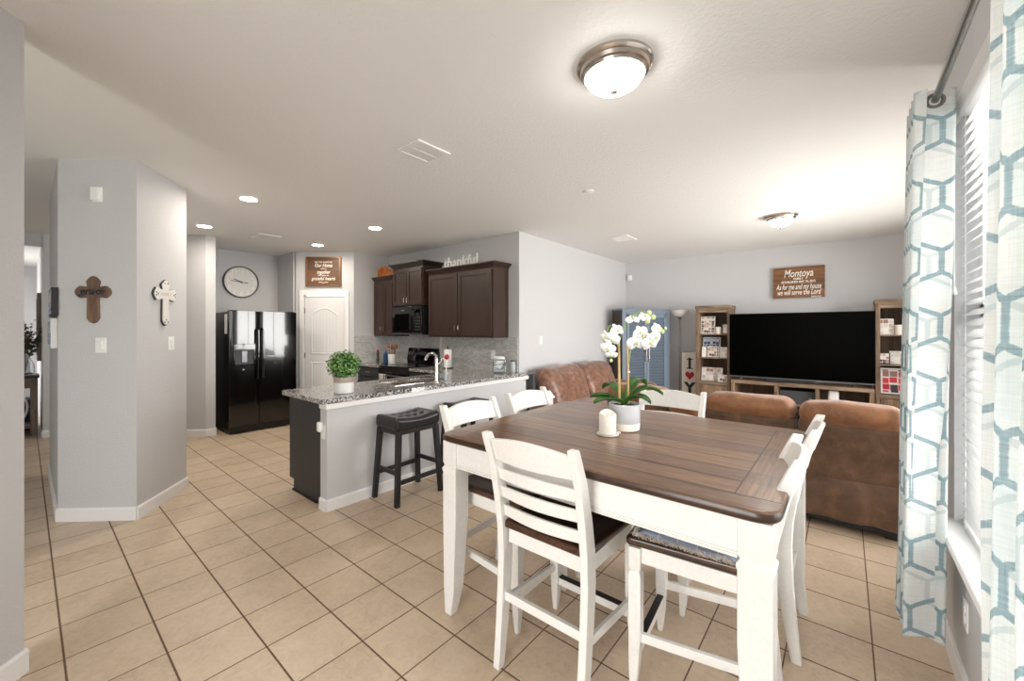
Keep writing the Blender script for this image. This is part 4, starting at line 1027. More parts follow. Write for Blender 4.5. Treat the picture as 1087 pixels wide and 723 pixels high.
def flower(a, d, z, s, yaw_, pitch_, roll_=0):
    m_ = MB()
    def petal(ang, L_, W_, cup):
        n = 7; ca, sa = math.cos(ang), math.sin(ang); rows = []
        for k in range(n+1):
            u = k/n; w_ = W_*math.sin(PI*(u*.9+.06))**.6; r = L_*u; zc = cup*u*(1-u)*2-.12*L_*u*u
            c_ = Vector((ca*r, sa*r, zc)); sd = Vector((-sa, ca, 0))
            rows.append([c_-sd*w_+Vector((0, 0, -.1*w_)), c_, c_+sd*w_+Vector((0, 0, -.1*w_))])
        m_.loft(rows, cap=False, closed=False)
    petal(0, .043*s, .025*s, .008); petal(PI, .043*s, .025*s, .008)
    for an in (PI/2, PI*1.22, PI*1.78): petal(an, .042*s, .015*s, .004)
    mm = Matrix.Translation(L3(a, d, z)) @ Matrix(((R3.x, U3.x, -F3.x, 0), (R3.y, U3.y, -F3.y, 0), (0, 1, 0, 0), (0, 0, 0, 1))) @ Euler((pitch_, yaw_, roll_)).to_matrix().to_4x4()
    m_.xf(mm); fl = m_.build('flower', 'petal', t, smooth=True); q = fl.modifiers.new('th', 'SOLIDIFY'); q.thickness = .0012
    l = MB().ball((0, -.004*s, .008*s), .009*s, 8, (.8, 1, 1)).xf(mm).build('flower_lip', 'bud', fl, smooth=True)
for q in ((-.075, -.03, .485, 1.0, -.5, .2, .2), (-.10, -.04, .44, 1.0, -.3, .4, -.2), (-.045, -.02, .535, .95, .3, -.2, .4), (-.105, -.02, .50, .85, -.9, .1, .3), (-.085, -.05, .405, .8, -.2, .7, 0),
          (.05, -.04, .47, 1.15, .1, .1, .1), (.035, -.03, .595, .9, -.1, -.9, .1), (.09, -.03, .505, 1.05, .3, .0, -.3), (.125, -.04, .47, 1.15, .2, .2, .2), (.155, -.04, .50, 1.0, .5, .1, -.1), (.10, -.03, .61, .85, .3, -.7, .2), (.07, -.05, .525, .9, -.2, .0, .5), (.165, -.03, .545, .8, .4, -.2, .2)):
    flower(*q)
for a, d, z, r in ((.128, -.02, .628, .013), (.15, -.02, .605, .013), (.115, -.03, .585, .014), (.20, -.02, .527, .010), (.215, -.02, .545, .008), (.19, -.02, .54, .009), (-.085, -.05, .375, .009), (-.03, 0, .455, .008)):
    MB().ball(L3(a, d, z), r, 10, (1, 1, 1.2)).build('bud', 'bud', t, smooth=True)
MB().box(-.008, .008, -.003, .003, -.003, .003).xf(Matrix.Translation(L3(.024, -.005, .31))).build('clip', 'plate', t)

t = thing('pillar_candle', 'short ivory pillar candle on a small dish beside the orchid', 'candle', (1.93, .925, TZ))
MB().lathe([(.045, 0), (.055, .003), (.056, .008), (.05, .006), (0, .005)], seg=30).build('dish', 'white', t, smooth=True)
MB().lathe([(.0105, 0), (.0105, .006)], c=(.055, -.035, 0.004), seg=12).build('dish_handle', 'white', t, smooth=True)
m_ = MB(); seg = 36; rings = []
for r, z, wv in ((.040, .009, 0), (.043, .013, 0), (.043, .105, .008), (.040, .113, .009), (.036, .110, .008), (.033, .098, .003), (.001, .095, 0)):
    rings.append([(r*math.cos(2*PI*k/seg), r*math.sin(2*PI*k/seg), z+wv*math.sin(2*PI*k/seg+1)+wv*.4*math.sin(6*PI*k/seg)) for k in range(seg)])
m_.loft(rings); m_.build('wax_body', 'wax', t, smooth=True)
MB().tube([(0, 0, .094), (.001, .001, .106), (.003, .0, .112)], .001, 5).build('wick', 'black', t)

# ================================================================== SOFAS
def sofa_back_to_us():
    t = thing('reclining_sofa', 'brown suede reclining sofa seen from behind, facing the television', 'sofa', (3.80, .75, 0))
    secs = [(-1.08, -.478), (-.468, .18), (.19, .49), (.50, 1.10)]
    for i, (a, b) in enumerate(secs):
        def f(p, a=a, b=b):
            x_, y_, z_ = p
            # lean back: the top overhangs towards the table, pillow swells at the top
            x_ -= .10*max(0, (z_-.3)/.65)**2
            if z_ > .80: x_ -= .0
            return (x_, y_, z_)
        top = .925 if i != 2 else .84
        c_ = MB().rbox(.06, .30, a, b, .33, top-.12, .05, 16, (.012, .0, .0), .006, f, seed=i).build('back_panel', 'suede', t, smooth=True)
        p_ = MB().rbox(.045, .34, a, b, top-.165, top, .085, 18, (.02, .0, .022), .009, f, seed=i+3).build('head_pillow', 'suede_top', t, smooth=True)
        def g(p):
            x_, y_, z_ = p; k = max(0, (.38-z_)/.3)
            return (x_-.012*math.sin(y_*23+1)*k-.008*math.sin(y_*51)*k, y_, z_+.006*math.sin(y_*19)*(1 if z_ < .2 else 0))
        MB().rbox(.055, .13, a, b, .075, .40, .025, 22, (.012, 0, 0), .006, g, seed=i+7).build('back_skirt', 'suede', t, smooth=True)
        MB().rbox(.20, .95, a+.005, b-.005, .22, .48, .07, 12, (.0, 0, .03), .008, seed=i).build('seat_cushion', 'suede', t, smooth=True)
    MB().box(.12, .88, -1.06, 1.08, .03, .24).build('base_frame', 'black', t)
    for s in (-1.18, 1.20): MB().rbox(.08, .95, s-.10, s+.10, .05, .64, .08, 12, (0, .01, .02), .006).build('armrest', 'suede', t, smooth=True)
    for x_ in (.16, .84):
        for y_ in (-1.0, 1.02): MB().box(x_-.03, x_+.03, y_-.03, y_+.03, 0, .03).build('foot', 'black', t)
    return t
s1 = sofa_back_to_us()
def loveseat():
    # back against the living wall, faces -Y
    t = thing('leather_loveseat', 'crackled brown leather loveseat against the left living room wall', 'sofa', (5.38, 3.24, 0))
    def lean(p):
        x_, y_, z_ = p; return (x_, y_-.16*(1-max(0, (z_-.45))/.5) if z_ > .3 else y_-.16, z_)
    for i, (a, b) in enumerate(((-1.0, -.005), (.005, .92))):
        MB().rbox(a, b, -.30, -.03, .42, .96, .12, 20, (.0, .03, .02), .014, lean, seed=i).build('back_cushion', 'leather2', t, smooth=True)
        MB().rbox(a+.005, b-.005, -.95, -.28, .24, .50, .07, 16, (0, .01, .04), .010, seed=i+4).build('seat_cushion', 'leather2', t, smooth=True)
    MB().rbox(.93, 1.15, -1.0, -.12, .05, .64, .09, 14, (.0, 0, .02), .008).build('armrest', 'leather2', t, smooth=True)
    MB().rbox(-1.22, -1.01, -1.0, -.12, .05, .50, .09, 14, (.0, 0, .02), .008).build('armrest', 'leather2', t, smooth=True)
    MB().box(-1.02, .94, -.90, -.04, .05, .25).build('base_frame', 'sofa_dark', t)
    m_ = MB(); m_.loft([[(-1.06, -.16, .10), (-1.06, -.02, .10), (-1.06, -.02, .88), (-1.06, -.12, .90)], [(-1.01, -.16, .10), (-1.01, -.02, .10), (-1.01, -.02, .88), (-1.01, -.12, .90)]])
    m_.build('side_panel', 'sofa_dark', t, bevel=.01)
    for x_ in (-.95, .87):
        for y_ in (-.84, -.1): MB().box(x_-.03, x_+.03, y_-.03, y_+.03, 0, .05).build('foot', 'black', t)
loveseat()

# ================================================================== TELEVISION WALL
XT = 7.15
t = thing('television', 'very large black flat television on the rustic stand', 'television', (XT, .535, .705))
MB().box(.0, .03, -.845, .845, .055, 1.02).build('housing', 'black', t, bevel=.003)
MB().box(-.002, .0, -.838, .838, .068, 1.013).build('screen', 'screen', t)
MB().box(-.004, .0, -.845, .845, .052, .066).build('lower_bezel', 'grey_metal', t)
MB().box(.03, .06, -.5, .5, .2, .8).build('rear_housing', 'black', t, bevel=.01)
for yy in (-.66, .66):
    for s in (-1, 1): MB().tube([(.015, yy, .055), (.015+s*.05, yy+.03, .02), (.015+s*.11, yy+.05, .004)], .006).build('stand_foot', 'grey_metal', t, smooth=True)
t = thing('soundbar', 'dark grey centre speaker under the television', 'speaker', (7.27, .62, .706))
MB().rbox(-.05, .05, -.30, .30, 0, .085, .015, 6).build('speaker_body', 'soundbar', t, smooth=True)
t = thing('television_stand', 'low rustic wood media console between the two towers', 'console', (7.20, .535, 0))
HT = .70; HW = .835
MB().box(0, .42, -HW, HW, HT-.055, HT).build('top', 'rustic_h', t, bevel=.004)
MB().box(.02, .42, -HW, HW, .06, .10).build('bottom_shelf', 'rustic_h', t, bevel=.003)
MB().box(.06, .42, -HW+.03, HW-.03, .36, .385).build('shelf', 'rustic_h', t, bevel=.003)
for y_ in (-HW+.025, -.24, .24, HW-.025): MB().box(.01, .42, y_-.025, y_+.025, 0, HT-.055).build('upright', 'rustic', t, bevel=.003)
MB().box(.40, .42, -HW, HW, .10, HT-.055).build('back_panel', 'rustic_back', t)
t = thing('receiver', 'dark audio receiver on the shelf under the television', 'electronics', (7.28, .535, .385))
MB().box(0, .28, -.21, .21, .01, .20).build('case', 'dark_grey', t, bevel=.005)
for y_ in (-.16, .16): MB().lathe([(.018, 0), (.018, .02), (0, .021)], axis=(-1, 0, 0), c=(0, y_, .1), seg=14).build('dial', 'grey_metal', t)
t = thing('game_controller', 'white game controller lying under the right of the stand', 'controller', (7.33, .12, .385))
MB().rbox(-.04, .04, -.06, .06, .0, .24, .03, 8).build('grip', 'white', t, smooth=True)
def tower(y0, y1, label):
    t = thing('bookcase_tower', label, 'bookcase', (7.25, (y0+y1)/2, 0)); L = (y1-y0)/2; dp = .38
    for s in (-1, 1):
        MB().box(0, dp, s*L-(.045 if s > 0 else 0), s*L+(.045 if s < 0 else 0), 0, 1.82).build('side_panel', 'rustic', t, bevel=.003)
    MB().box(-.012, dp, -L-.01, L+.01, 1.82, 1.875).build('top', 'rustic_h', t, bevel=.004)
    MB().box(.0, .02, -L+.045, L-.045, 1.76, 1.82).build('header', 'rustic_h', t)
    MB().box(dp-.02, dp, -L+.045, L-.045, .05, 1.82).build('back_panel', 'rustic_back', t)
    for z in (1.395, 1.01): MB().box(.02, dp-.02, -L+.045, L-.045, z, z+.014).build('shelf', 'rustic_h', t)
    MB().box(.0, dp-.02, -L+.045, L-.045, .585, .63).build('shelf', 'rustic_h', t)
    dr = MB().box(.005, .025, -L+.05, L-.05, .10, .575).build('door', 'rustic', t, bevel=.003)
    MB().lathe([(.012, 0), (.015, .02), (0, .024)], axis=(-1, 0, 0), c=(.005, -L+.09, .36), seg=14).build('knob', 'black', dr, smooth=True)
    return t
tower(1.385, 1.895, 'rustic bookcase tower left of the television, beside the heart sign')
tower(-.80, -.31, 'rustic bookcase tower right of the television, partly behind the curtain')
def frame_on_shelf(y, z, w_, h_, mat, label, fmat='white', x=7.33, th=.012, name='picture_frame', cat='picture frame', border=.012):
    t = thing(name, label, cat, (x, y, z+.003)); t.rotation_euler = (0, math.radians(8), 0)
    MB().box(0, th, -w_/2, w_/2, 0, h_).build('frame', fmat, t, bevel=.002)
    MB().box(-.002, 0, -w_/2+border, w_/2-border, border, h_-border).build('print', mat, t)
    return t
def shelf_candle(y, z, r, h, label, x=7.33):
    t = thing('candle', label, 'candle', (x, y, z)); MB().lathe([(r, 0), (r, h), (r*.85, h), (r*.8, h-.006), (0, h-.008)], seg=22).build('wax_body', 'wax', t, smooth=True)
    MB().tube([(0, 0, h-.01), (.001, 0, h+.01)], .001, 4).build('wick', 'black', t)
frame_on_shelf(1.735, 1.411, .22, .29, 'photo_warm', 'photo collage on the top shelf of the left tower')
shelf_candle(1.575, 1.411, .042, .115, 'ivory candle on the top shelf of the left tower')
frame_on_shelf(1.475, 1.411, .09, .16, 'photo_pale', 'small grey frame at the right of the left tower top shelf', 'grey_metal')
frame_on_shelf(1.70, 1.026, .27, .33, 'photo_blue', 'blue bordered photo collage on the middle shelf of the left tower', x=7.42)
frame_on_shelf(1.79, 1.026, .065, .17, 'wax', 'small plain white card on the left tower middle shelf', x=7.31, border=.004)
frame_on_shelf(1.655, 1.026, .18, .18, 'photo_warm', 'low photo print in front of the blue collage, left tower', x=7.33)
frame_on_shelf(1.49, 1.026, .12, .17, 'photo_pale', 'white framed photo at the right of the left tower middle shelf', x=7.31)
frame_on_shelf(1.68, .632, .32, .22, 'photo_pale', 'wide white sign with tassels on the bottom shelf, left tower', x=7.36)
frame_on_shelf(1.49, .632, .17, .12, 'photo_warm', 'small white framed photo on the bottom shelf, left tower', x=7.29)
frame_on_shelf(-.42, 1.411, .14, .21, 'photo_pale', 'white print on the top shelf of the right tower')
shelf_candle(-.545, 1.411, .05, .13, 'ivory candle on the top shelf of the right tower')
frame_on_shelf(-.40, 1.026, .11, .15, 'photo_warm', 'dark framed photo on the middle shelf of the right tower', 'black', x=7.31)
frame_on_shelf(-.53, 1.026, .16, .17, 'photo_pale', 'white framed photo on the middle shelf of the right tower', x=7.36)
frame_on_shelf(-.50, .632, .27, .34, 'photo_red', 'red photo collage on the bottom shelf of the right tower', x=7.36, border=.02)

# I love you sign
t = thing('heart_sign', 'tall white board sign with letters and a red heart, leaning by the tower', 'sign', (7.50, 2.06, 0)); 
MB().box(0, .02, -.12, .13, 0, 1.08).build('board', 'sign_white', t, bevel=.003)
lettering('letter', 'I', .26, 'black_paint', t, (-.002, 0, .885), (0, -1, 0), bold=.008)
MB().box(-.003, 0, -.05, .05, .955, .973).box(-.003, 0, -.05, .05, .798, .816).build('letter_serifs', 'black_paint', t)
hp = [( .16*math.sin(a)**3*.38*1.2, (13*math.cos(a)-5*math.cos(2*a)-2*math.cos(3*a)-math.cos(4*a))*.0052) for a in [2*PI*k/40 for k in range(40)]]
MB().prism([(a, b) for a, b in hp], -.004, 0, fn=lambda a, b, c: (c, a, b+.685)).build('heart', 'red', t)
lettering('letter', 'Y', .25, 'black_paint', t, (-.002, 0, .46), (0, -1, 0), bold=.012)
lettering('letter', 'O', .2, 'black_paint', t, (-.002, 0, .27), (0, -1, 0), bold=.01)
lettering('letter', 'U', .2, 'black_paint', t, (-.002, 0, .10), (0, -1, 0), bold=.01)

# torchiere lamp
t = thing('floor_lamp', 'grey torchiere floor lamp with a white bowl in the corner', 'lamp', (7.53, 2.235, 0))
MB().lathe([(.11, 0), (.11, .012), (.05, .03), (.012, .04), (0, .04)], seg=28).build('base', 'grey_metal', t, smooth=True)
MB().tube([(0, 0, .035), (0, 0, 1.70)], .0125, 12).build('pole', 'grey_metal', t, smooth=True)
MB().lathe([(.014, 1.66), (.03, 1.69), (.033, 1.72), (0, 1.72)], seg=20).build('shade_holder', 'grey_metal', t, smooth=True)
MB().lathe([(.02, 1.705), (.07, 1.722), (.115, 1.765), (.138, 1.825), (.134, 1.826), (.11, 1.77), (.06, 1.73), (.018, 1.716)], seg=36, cap=False).build('lamp_shade', 'white', t, smooth=True)

# armoire in the corner, turned 28 degrees
fl_, fr_ = Vector((6.69, 2.93)), Vector((7.478, 2.39)); mid = (fl_+fr_)/2; wd = (fr_-fl_).length; an = math.atan2(fr_.y-fl_.y, fr_.x-fl_.x)
t = thing('armoire', 'dusty blue louvred armoire with dark sides standing in the corner', 'armoire', (mid.x, mid.y, 0), rz=an)
hw = wd/2; D_ = .34
MB().box(-hw, hw, .02, D_, .08, 1.82).build('carcass', 'armoire_side', t, bevel=.003)
MB().box(-hw-.005, hw+.005, -.005, D_, 1.82, 1.85).build('top', 'blue_paint', t, bevel=.004)
m_ = MB().box(-hw, -hw+.075, 0, .02, .0, 1.82).box(hw-.075, hw, 0, .02, .0, 1.82).box(-hw+.075, hw-.075, 0, .02, 1.76, 1.82).box(-hw+.075, hw-.075, 0, .02, .06, .14); m_.build('front_frame', 'blue_paint', t, bevel=.002)
for s in (-1, 1):
    x0, x1 = (-hw+.08, -.003) if s < 0 else (.003, hw-.08)
    m_ = MB().box(x0, x0+.045, -.012, .012, .145, 1.755).box(x1-.045, x1, -.012, .012, .145, 1.755).box(x0, x1, -.012, .012, 1.70, 1.755).box(x0, x1, -.012, .012, .145, .2)
    z = .21
    while z < 1.69:
        m_.bar((x0+.045, -.001, z+.015), (x1-.045, -.001, z+.015), 0.006, .055, up=(0, -.7, 1)); z += .05
    d_ = m_.build('door', 'blue_paint', t)
    MB().tube([(s*.028, -.012, .93), (s*.028, -.045, .94), (s*.028, -.045, 1.26), (s*.028, -.012, 1.27)], .010, 8).build('handle', 'nickel', d_, smooth=True)
MB().box(-hw+.02, -hw+.07, .04, .09, 0, .08).box(-hw+.02, -hw+.07, D_-.08, D_-.03, 0, .08).box(hw-.07, hw-.02, D_-.08, D_-.03, 0, .08).build('back_feet', 'armoire_side', t)

# small white house lantern near the loveseat
t = thing('house_lantern', 'small white wooden house shaped ornament at the arm of the loveseat', 'ornament', (4.50, 2.30, .602))
t.location = (4.27, 2.86, .527)
MB().prism([(-.06, 0), (.06, 0), (.06, .10), (.0, .16), (-.06, .10)], -.04, .04, fn=lambda a, b, c: (c, a, b)).build('house_body', 'white', t, bevel=.003)
MB().bar((-.0, -.075, .095), (0, 0, .175), .11, .01).bar((0, .075, .095), (0, 0, .175), .11, .01).build('roof', 'white', t)
MB().box(-.012, .012, .025, .045, .13, .18).build('chimney', 'white', t)

# ================================================================== WALL HANGINGS
# family name sign on the television wall
t = thing('wall_sign', 'stained plank family name sign above the television', 'sign', (7.72, .544, 2.207))
m_ = MB()
for k in range(4): m_.box(-.05, -.025, -.32, .32, -.235+k*.1185, -.235+k*.1185+.117)
m_.build('planks', 'sign_wood', t, bevel=.002)
MB().box(-.025, -.001, -.28, .28, -.2, .2).build('backing', 'sign_wood', t)
for body, sz, z, sh, ft in (('Montoya', .16, .135, .25, .36), ('FAMILY', .042, .055, 0, .12), ('ESTABLISHED MAY 18, 2012', .045, .008, 0, .42), ('As for me and my house', .115, -.07, .3, .56), ('we will serve the Lord', .115, -.155, .3, .54), ('JOSHUA 24:15', .022, -.226, 0, .12)):
    lettering('lettering', body, sz, 'letter_white', t, (-.0515, 0 if body[0] != 'J' else -.22, z), (0, -1, 0), shear=sh, bold=.0012, extr=.001, fit=ft)
# pantry sign above the door
SXf = frame_xf((PA.x+PD.x*.502, PA.y+PD.y*.502), (PR.x, PR.y), 2.455)
t = thing('wall_sign', 'copper framed brown sign with white script above the pantry door', 'sign'); t.matrix_world = SXf
MB().box(-.27, .27, .0, .02, -.225, .225).build('board', 'copper_board', t)
m_ = MB()
for a, b, c_, d_ in ((-.293, .293, .222, .247), (-.293, .293, -.247, -.222), (-.293, -.268, -.222, .222), (.268, .293, -.222, .222)): m_.box(a, b, 0, .032, c_, d_)
m_.build('frame', 'copper', t, bevel=.003)
for body, sz, z, sh, ft in (('MAY THIS ALWAYS BE', .036, .155, 0, .29), ('Our Home', .085, .10, .3, .29), ('and us', .034, .047, .1, .09), ('together', .085, -.01, .3, .22), ('and give us', .034, -.062, .1, .18), ('grateful hearts', .08, -.12, .3, .40)):
    lettering('lettering', body, sz, 'letter_white', t, (0, .0215, z), (1, 0, 0), shear=sh, bold=0, extr=.001, fit=ft)
m_ = MB(); m_.tube([(-.08, .022, -.185), (-.04, .022, -.178), (0, .022, -.195), (.04, .022, -.178), (.08, .022, -.185)], .005, 5); m_.build('flourish', 'letter_white', t)
# clock on the fridge alcove wall
t = thing('wall_clock', 'round white wall clock with white numerals above the refrigerator', 'clock', (2.347, 7.72, 2.277))
RC = .262
MB().lathe([(RC, 0), (RC, .04), (RC-.004, .046), (RC-.014, .046), (RC-.016, .02)], axis=(0, -1, 0), seg=64, cap=False).build('rim', 'dark_grey', t, smooth=True)
MB().lathe([(RC-.015, .0), (RC-.015, .02), (0, .0205)], axis=(0, -1, 0), seg=64).build('face', plain('grey_clock_face', lin(226, 225, 223), .6, var=.03), t)
for k in range(1, 13):
    a = k*PI/6; lettering('numeral', str(k), .105, 'letter_white', t, (math.sin(a)*.198, -.0225, math.cos(a)*.198), (math.cos(a*0), 0, 0), bold=.004, extr=.001)
def hand(ang, l, tail, w_, nm):
    d_ = Vector((math.sin(ang), 0, math.cos(ang))); m_ = MB().bar(Vector((0, -.028, 0))-d_*tail, Vector((0, -.028, 0))+d_*l, .003, w_, up=d_.cross(Vector((0, 1, 0))), h2=w_*.5); m_.build(nm, 'black', t)
hand(math.radians(293), .12, .02, .016, 'hour_hand'); hand(math.radians(276), .155, .10, .012, 'minute_hand')
MB().lathe([(.014, 0), (.014, .01), (0, .012)], c=(0, -.024, 0), axis=(0, -1, 0), seg=16).build('hub', 'black', t)
# crosses on the pillar
F1 = frame_xf((.168, 4.62), (.565-.168, 4.195-4.62)); F2 = frame_xf((.565, 4.195), (.98-.565, 4.69-4.195))
def cross_poly(w_, arm_w, top, bot, arm, fl, n=0):
    # outline with pointed, flared ends; origin at crossing
    h_ = w_/2; a = arm_w/2
    return [(-h_, a), (-h_-fl, top-.035), (-h_*.55, top-.005), (0, top+.006), (h_*.55, top-.005), (h_+fl, top-.035), (h_, a), (arm-.035, a+fl), (arm-.008, a*.6), (arm, 0), (arm-.008, -a*.6), (arm-.035, -a-fl), (h_, -a),
            (h_+fl*.3, bot+.035), (h_*.55, bot+.006), (0, bot-.004), (-h_*.55, bot+.006), (-h_-fl*.3, bot+.035), (-h_, -a), (-arm+.035, -a-fl), (-arm+.008, -a*.6), (-arm, 0), (-arm+.008, a*.6), (-arm+.035, a+fl)]
t = thing('wall_cross', 'brown wooden cross with a dark script word on the pillar', 'cross'); t.matrix_world = F1 @ Matrix.Translation((.270, 0, 1.765))
MB().prism(cross_poly(.082, .078, .118, -.238, .132, .008), 0, .02, fn=lambda a, b, c: (a, c, b)).build('cross_body', 'cross_wood', t, bevel=.004)
lettering('script_word', 'grace', .085, 'dark_grey', t, (0, .027, .005), (1, 0, 0), shear=.3, extr=.004, bold=.0005, fit=.19)
t = thing('wall_cross', 'white distressed cross with scrolled ends on the angled pillar face', 'cross'); t.matrix_world = F2 @ Matrix.Translation((.318, 0, 1.775))
m_ = MB(); m_.prism(cross_poly(.078, .078, .12, -.265, .155, .016), 0, .014, fn=lambda a, b, c: (a, c, b)); m_.build('backing', 'dark_grey', t, bevel=.002)
MB().prism([(a*.94, b*.96) for a, b in cross_poly(.078, .078, .12, -.265, .155, .016)], .0142, .022, fn=lambda a, b, c: (a, c, b)).build('cross_body', 'white_paint', t, bevel=.004)
lettering('script_word', 'FAMILY', .042, 'fringe', t, (0, .0225, .0), (1, 0, 0), extr=.0008)
m_ = MB()
for px_, pz in ((.125, .012), (.125, -.012), (-.125, .012), (-.125, -.012), (.02, .095), (-.02, .095), (.02, -.235), (-.02, -.235), (0, -.215), (.105, 0), (-.105, 0)):
    m_.ball((px_, .022, pz), .006, 6)
m_.build('scroll_studs', 'dark_grey', t)
def plate_on(F, x, z, label, kind, **kw):
    P = F @ Vector((x, 0, 0)); r = (F[0][0], F[1][0]); return wall_plate((P.x, P.y), r, z, label, kind, **kw)
o = plate_on(F1, .292, 2.52, 'white door chime box high on the pillar', 'door_chime', w_=.077, h_=.115, cat='chime')
MB().box(-.03, .03, .006, .03, -.05, .05).build('chime_body', 'plate', o, bevel=.003)
plate_on(F1, .318, 1.355, 'white light switch on the pillar below the brown cross', 'switch', w_=.08)
plate_on(F2, .416, 1.355, 'white light switch on the pillar below the white cross', 'switch', w_=.085)
wall_plate((4.765, 3.309), (1, 0), 1.33, 'white light switch on the living room side wall', 'switch', w_=.075)
wall_plate((4.255, 3.76), (0, -1), 1.13, 'white outlet plate on the mosaic backsplash', 'outlet')
wall_plate((2.42, YW), (-1, 0), .34, 'white outlet low on the window wall between the curtains', 'outlet')
t = thing('motion_sensor', 'small white motion sensor high in the living room corner', 'sensor', (7.70, 3.22, 2.50))
MB().rbox(-.035, .02, -.035, .035, -.055, .055, .012, 6).build('sensor_body', 'plate', t, smooth=True)
# pictures on the hall side of the pillar
for k, (y, z0, z1, lb, w_) in enumerate(((4.85, 1.58, 1.80, 'upper dark framed picture on the hall side of the pillar', .5), (4.98, 1.33, 1.565, 'lower white edged picture on the hall side of the pillar', .55))):
    t = thing('hall_picture', lb, 'picture', (.168, y, z0))
    MB().box(-.035, 0, -w_/2, w_/2, 0, z1-z0).build('frame', 'black' if k == 0 else 'trim', t, bevel=.002)
    MB().box(-.037, -.035, -w_/2+.02, w_/2-.02, .02, z1-z0-.02).build('print', 'photo_blue', t)

# ================================================================== CEILING FIXTURES
def dome(x, y, R_, label, s=1.0):
    t = thing('ceiling_light', label, 'light', (x, y, H), group='flush dome ceiling lights')
    MB().lathe([(R_, 0), (R_, -.012), (R_-.008, -.022), (R_-.016, -.026), (R_-.022, -.042), (R_-.034, -.046), (R_-.04, -.06), (R_-.05, -.05), (R_-.05, 0)], seg=56, cap=False).build('rim', 'nickel', t, smooth=True)
    g = R_-.045; MB().lathe([(g*math.cos(k*PI/2/12), -.045-.085*math.sin(k*PI/2/12)) for k in range(13)][:-1]+[(.004, -.1302)], seg=48, cap=True).build('glass_dome', 'dome', t, smooth=True)
    MB().lathe([(.004, -.125), (.017, -.131), (.018, -.137), (.008, -.142), (.006, -.149), (.003, -.154), (0, -.155)], seg=16).build('finial', 'nickel', t, smooth=True)
dome(1.90, .875, .185, 'large lit dome ceiling light above the dining table')
dome(5.63, .56, .165, 'lit dome ceiling light over the living room')
for x, y, lb in ((1.456, 4.56, 'recessed light nearest the pillar'), (1.475, 6.18, 'recessed light behind the pillar by the wing wall'), (2.925, 4.62, 'recessed light over the kitchen, nearest the cabinets'), (2.93, 6.21, 'recessed light in front of the pantry sign')):
    t = thing('recessed_light', lb, 'light', (x, y, H), group='recessed kitchen lights')
    MB().lathe([(.095, 0), (.095, -.006), (.078, -.008), (.07, -.002), (.07, 0)], seg=36, cap=False).build('trim_ring', 'trim', t, smooth=True)
    MB().lathe([(.0, -.003), (.045, -.004), (.07, -.0015)], seg=36, cap=False).build('lens', 'can', t, smooth=True)
def vent(x, y, lx_, ly_, label, axis, dark):
    t = thing('ceiling_vent', label, 'vent', (x, y, H), group=None)
    m_ = MB(); fr = .028; a, b = lx_/2, ly_/2
    for q in ((-a, a, -b, -b+fr), (-a, a, b-fr, b), (-a, -a+fr, -b+fr, b-fr), (a-fr, a, -b+fr, b-fr)): m_.box(q[0], q[1], q[2], q[3], -.012, 0)
    m_.box(-a+fr, a-fr, -.004, .004, -.010, -.002) if axis == 'Y' else m_.box(-.004, .004, -b+fr, b-fr, -.010, -.002)
    m_.build('frame', 'trim', t, bevel=.002)
    m_ = MB()
    if axis == 'X':
        n = int((ly_-2*fr)/.018)
        for k in range(n):
            yy = -b+fr+.009+k*(ly_-2*fr)/n; m_.bar((-a+fr, yy, -.006), (a-fr, yy, -.006), .014, .002, up=(0, .6, 1))
    else:
        n = int((lx_-2*fr)/.018)
        for k in range(n):
            xx = -a+fr+.009+k*(lx_-2*fr)/n; m_.bar((xx, -b+fr, -.006), (xx, b-fr, -.006), .014, .002, up=(.6, 0, 1))
    m_.build('louvre', 'trim', t); MB().box(-a+.01, a-.01, -b+.01, b-.01, -.0022, -.0006).build('duct_opening', 'black', t)
vent(1.905, 2.37, .30, .26, 'white louvred ceiling vent nearest the camera', 'Y', 1)
vent(2.20, 6.2, .30, .30, 'white ceiling vent in front of the fridge alcove', 'Y', 1)
vent(5.55, 2.43, .36, .28, 'white ceiling vent over the living room', 'X', 1)
t = thing('smoke_detector', 'small flat white disc on the ceiling between the vents', 'detector', (3.463, 1.852, H))
MB().lathe([(.045, 0), (.045, -.006), (.035, -.012), (0, -.013)], seg=28).build('cover', 'plate', t, smooth=True)

# ================================================================== WINDOW DRESSING
t = thing('window_blind', 'white horizontal slat blind hanging in the nook window', 'blind', ((WX0+WX1)/2, YW-.04, WZ1))
BW = (WX1-WX0)/2-.012
MB().box(-BW, BW, -.032, .026, -.06, -.002).build('headrail', 'slat', t, bevel=.003)
MB().box(-BW-.02, BW+.02, .03, .045, -.085, .005).build('valance', 'slat', t, bevel=.003)
m_ = MB(); z = -.095; k = 0
while z > -(WZ1-WZ0)+.05:
    n = 5; rows = []
    for i in range(n+1):
        u = i/n*2-1; ang = math.radians(-38); y_ = u*.024*math.cos(ang); zz = z+u*.024*math.sin(ang)+.003*(1-u*u)
        rows.append([(-BW, y_, zz), (BW, y_, zz), (BW, y_, zz-.0025), (-BW, y_, zz-.0025)])
    m_.loft(rows); z -= .043; k += 1
m_.build('slats', 'slat', t)
MB().box(-BW, BW, -.022, .022, -(WZ1-WZ0)+.012, -(WZ1-WZ0)+.03).build('bottom_rail', 'slat', t, bevel=.003)
for x_ in (-.85, -.3, .3, BW-.12): MB().tube([(x_, .027, -.06), (x_, .027, -(WZ1-WZ0)+.02)], .0012, 5).tube([(x_, -.027, -.06), (x_, -.027, -(WZ1-WZ0)+.02)], .0012, 5).build('ladder_cord', 'slat', t)
c_ = MB().tube([(BW-.05, .05, -.08), (BW-.05, .05, -.80)], .0016, 5).tube([(BW-.065, .05, -.08), (BW-.063, .05, -.84)], .0016, 5); c_.build('pull_cord', 'plate', t)
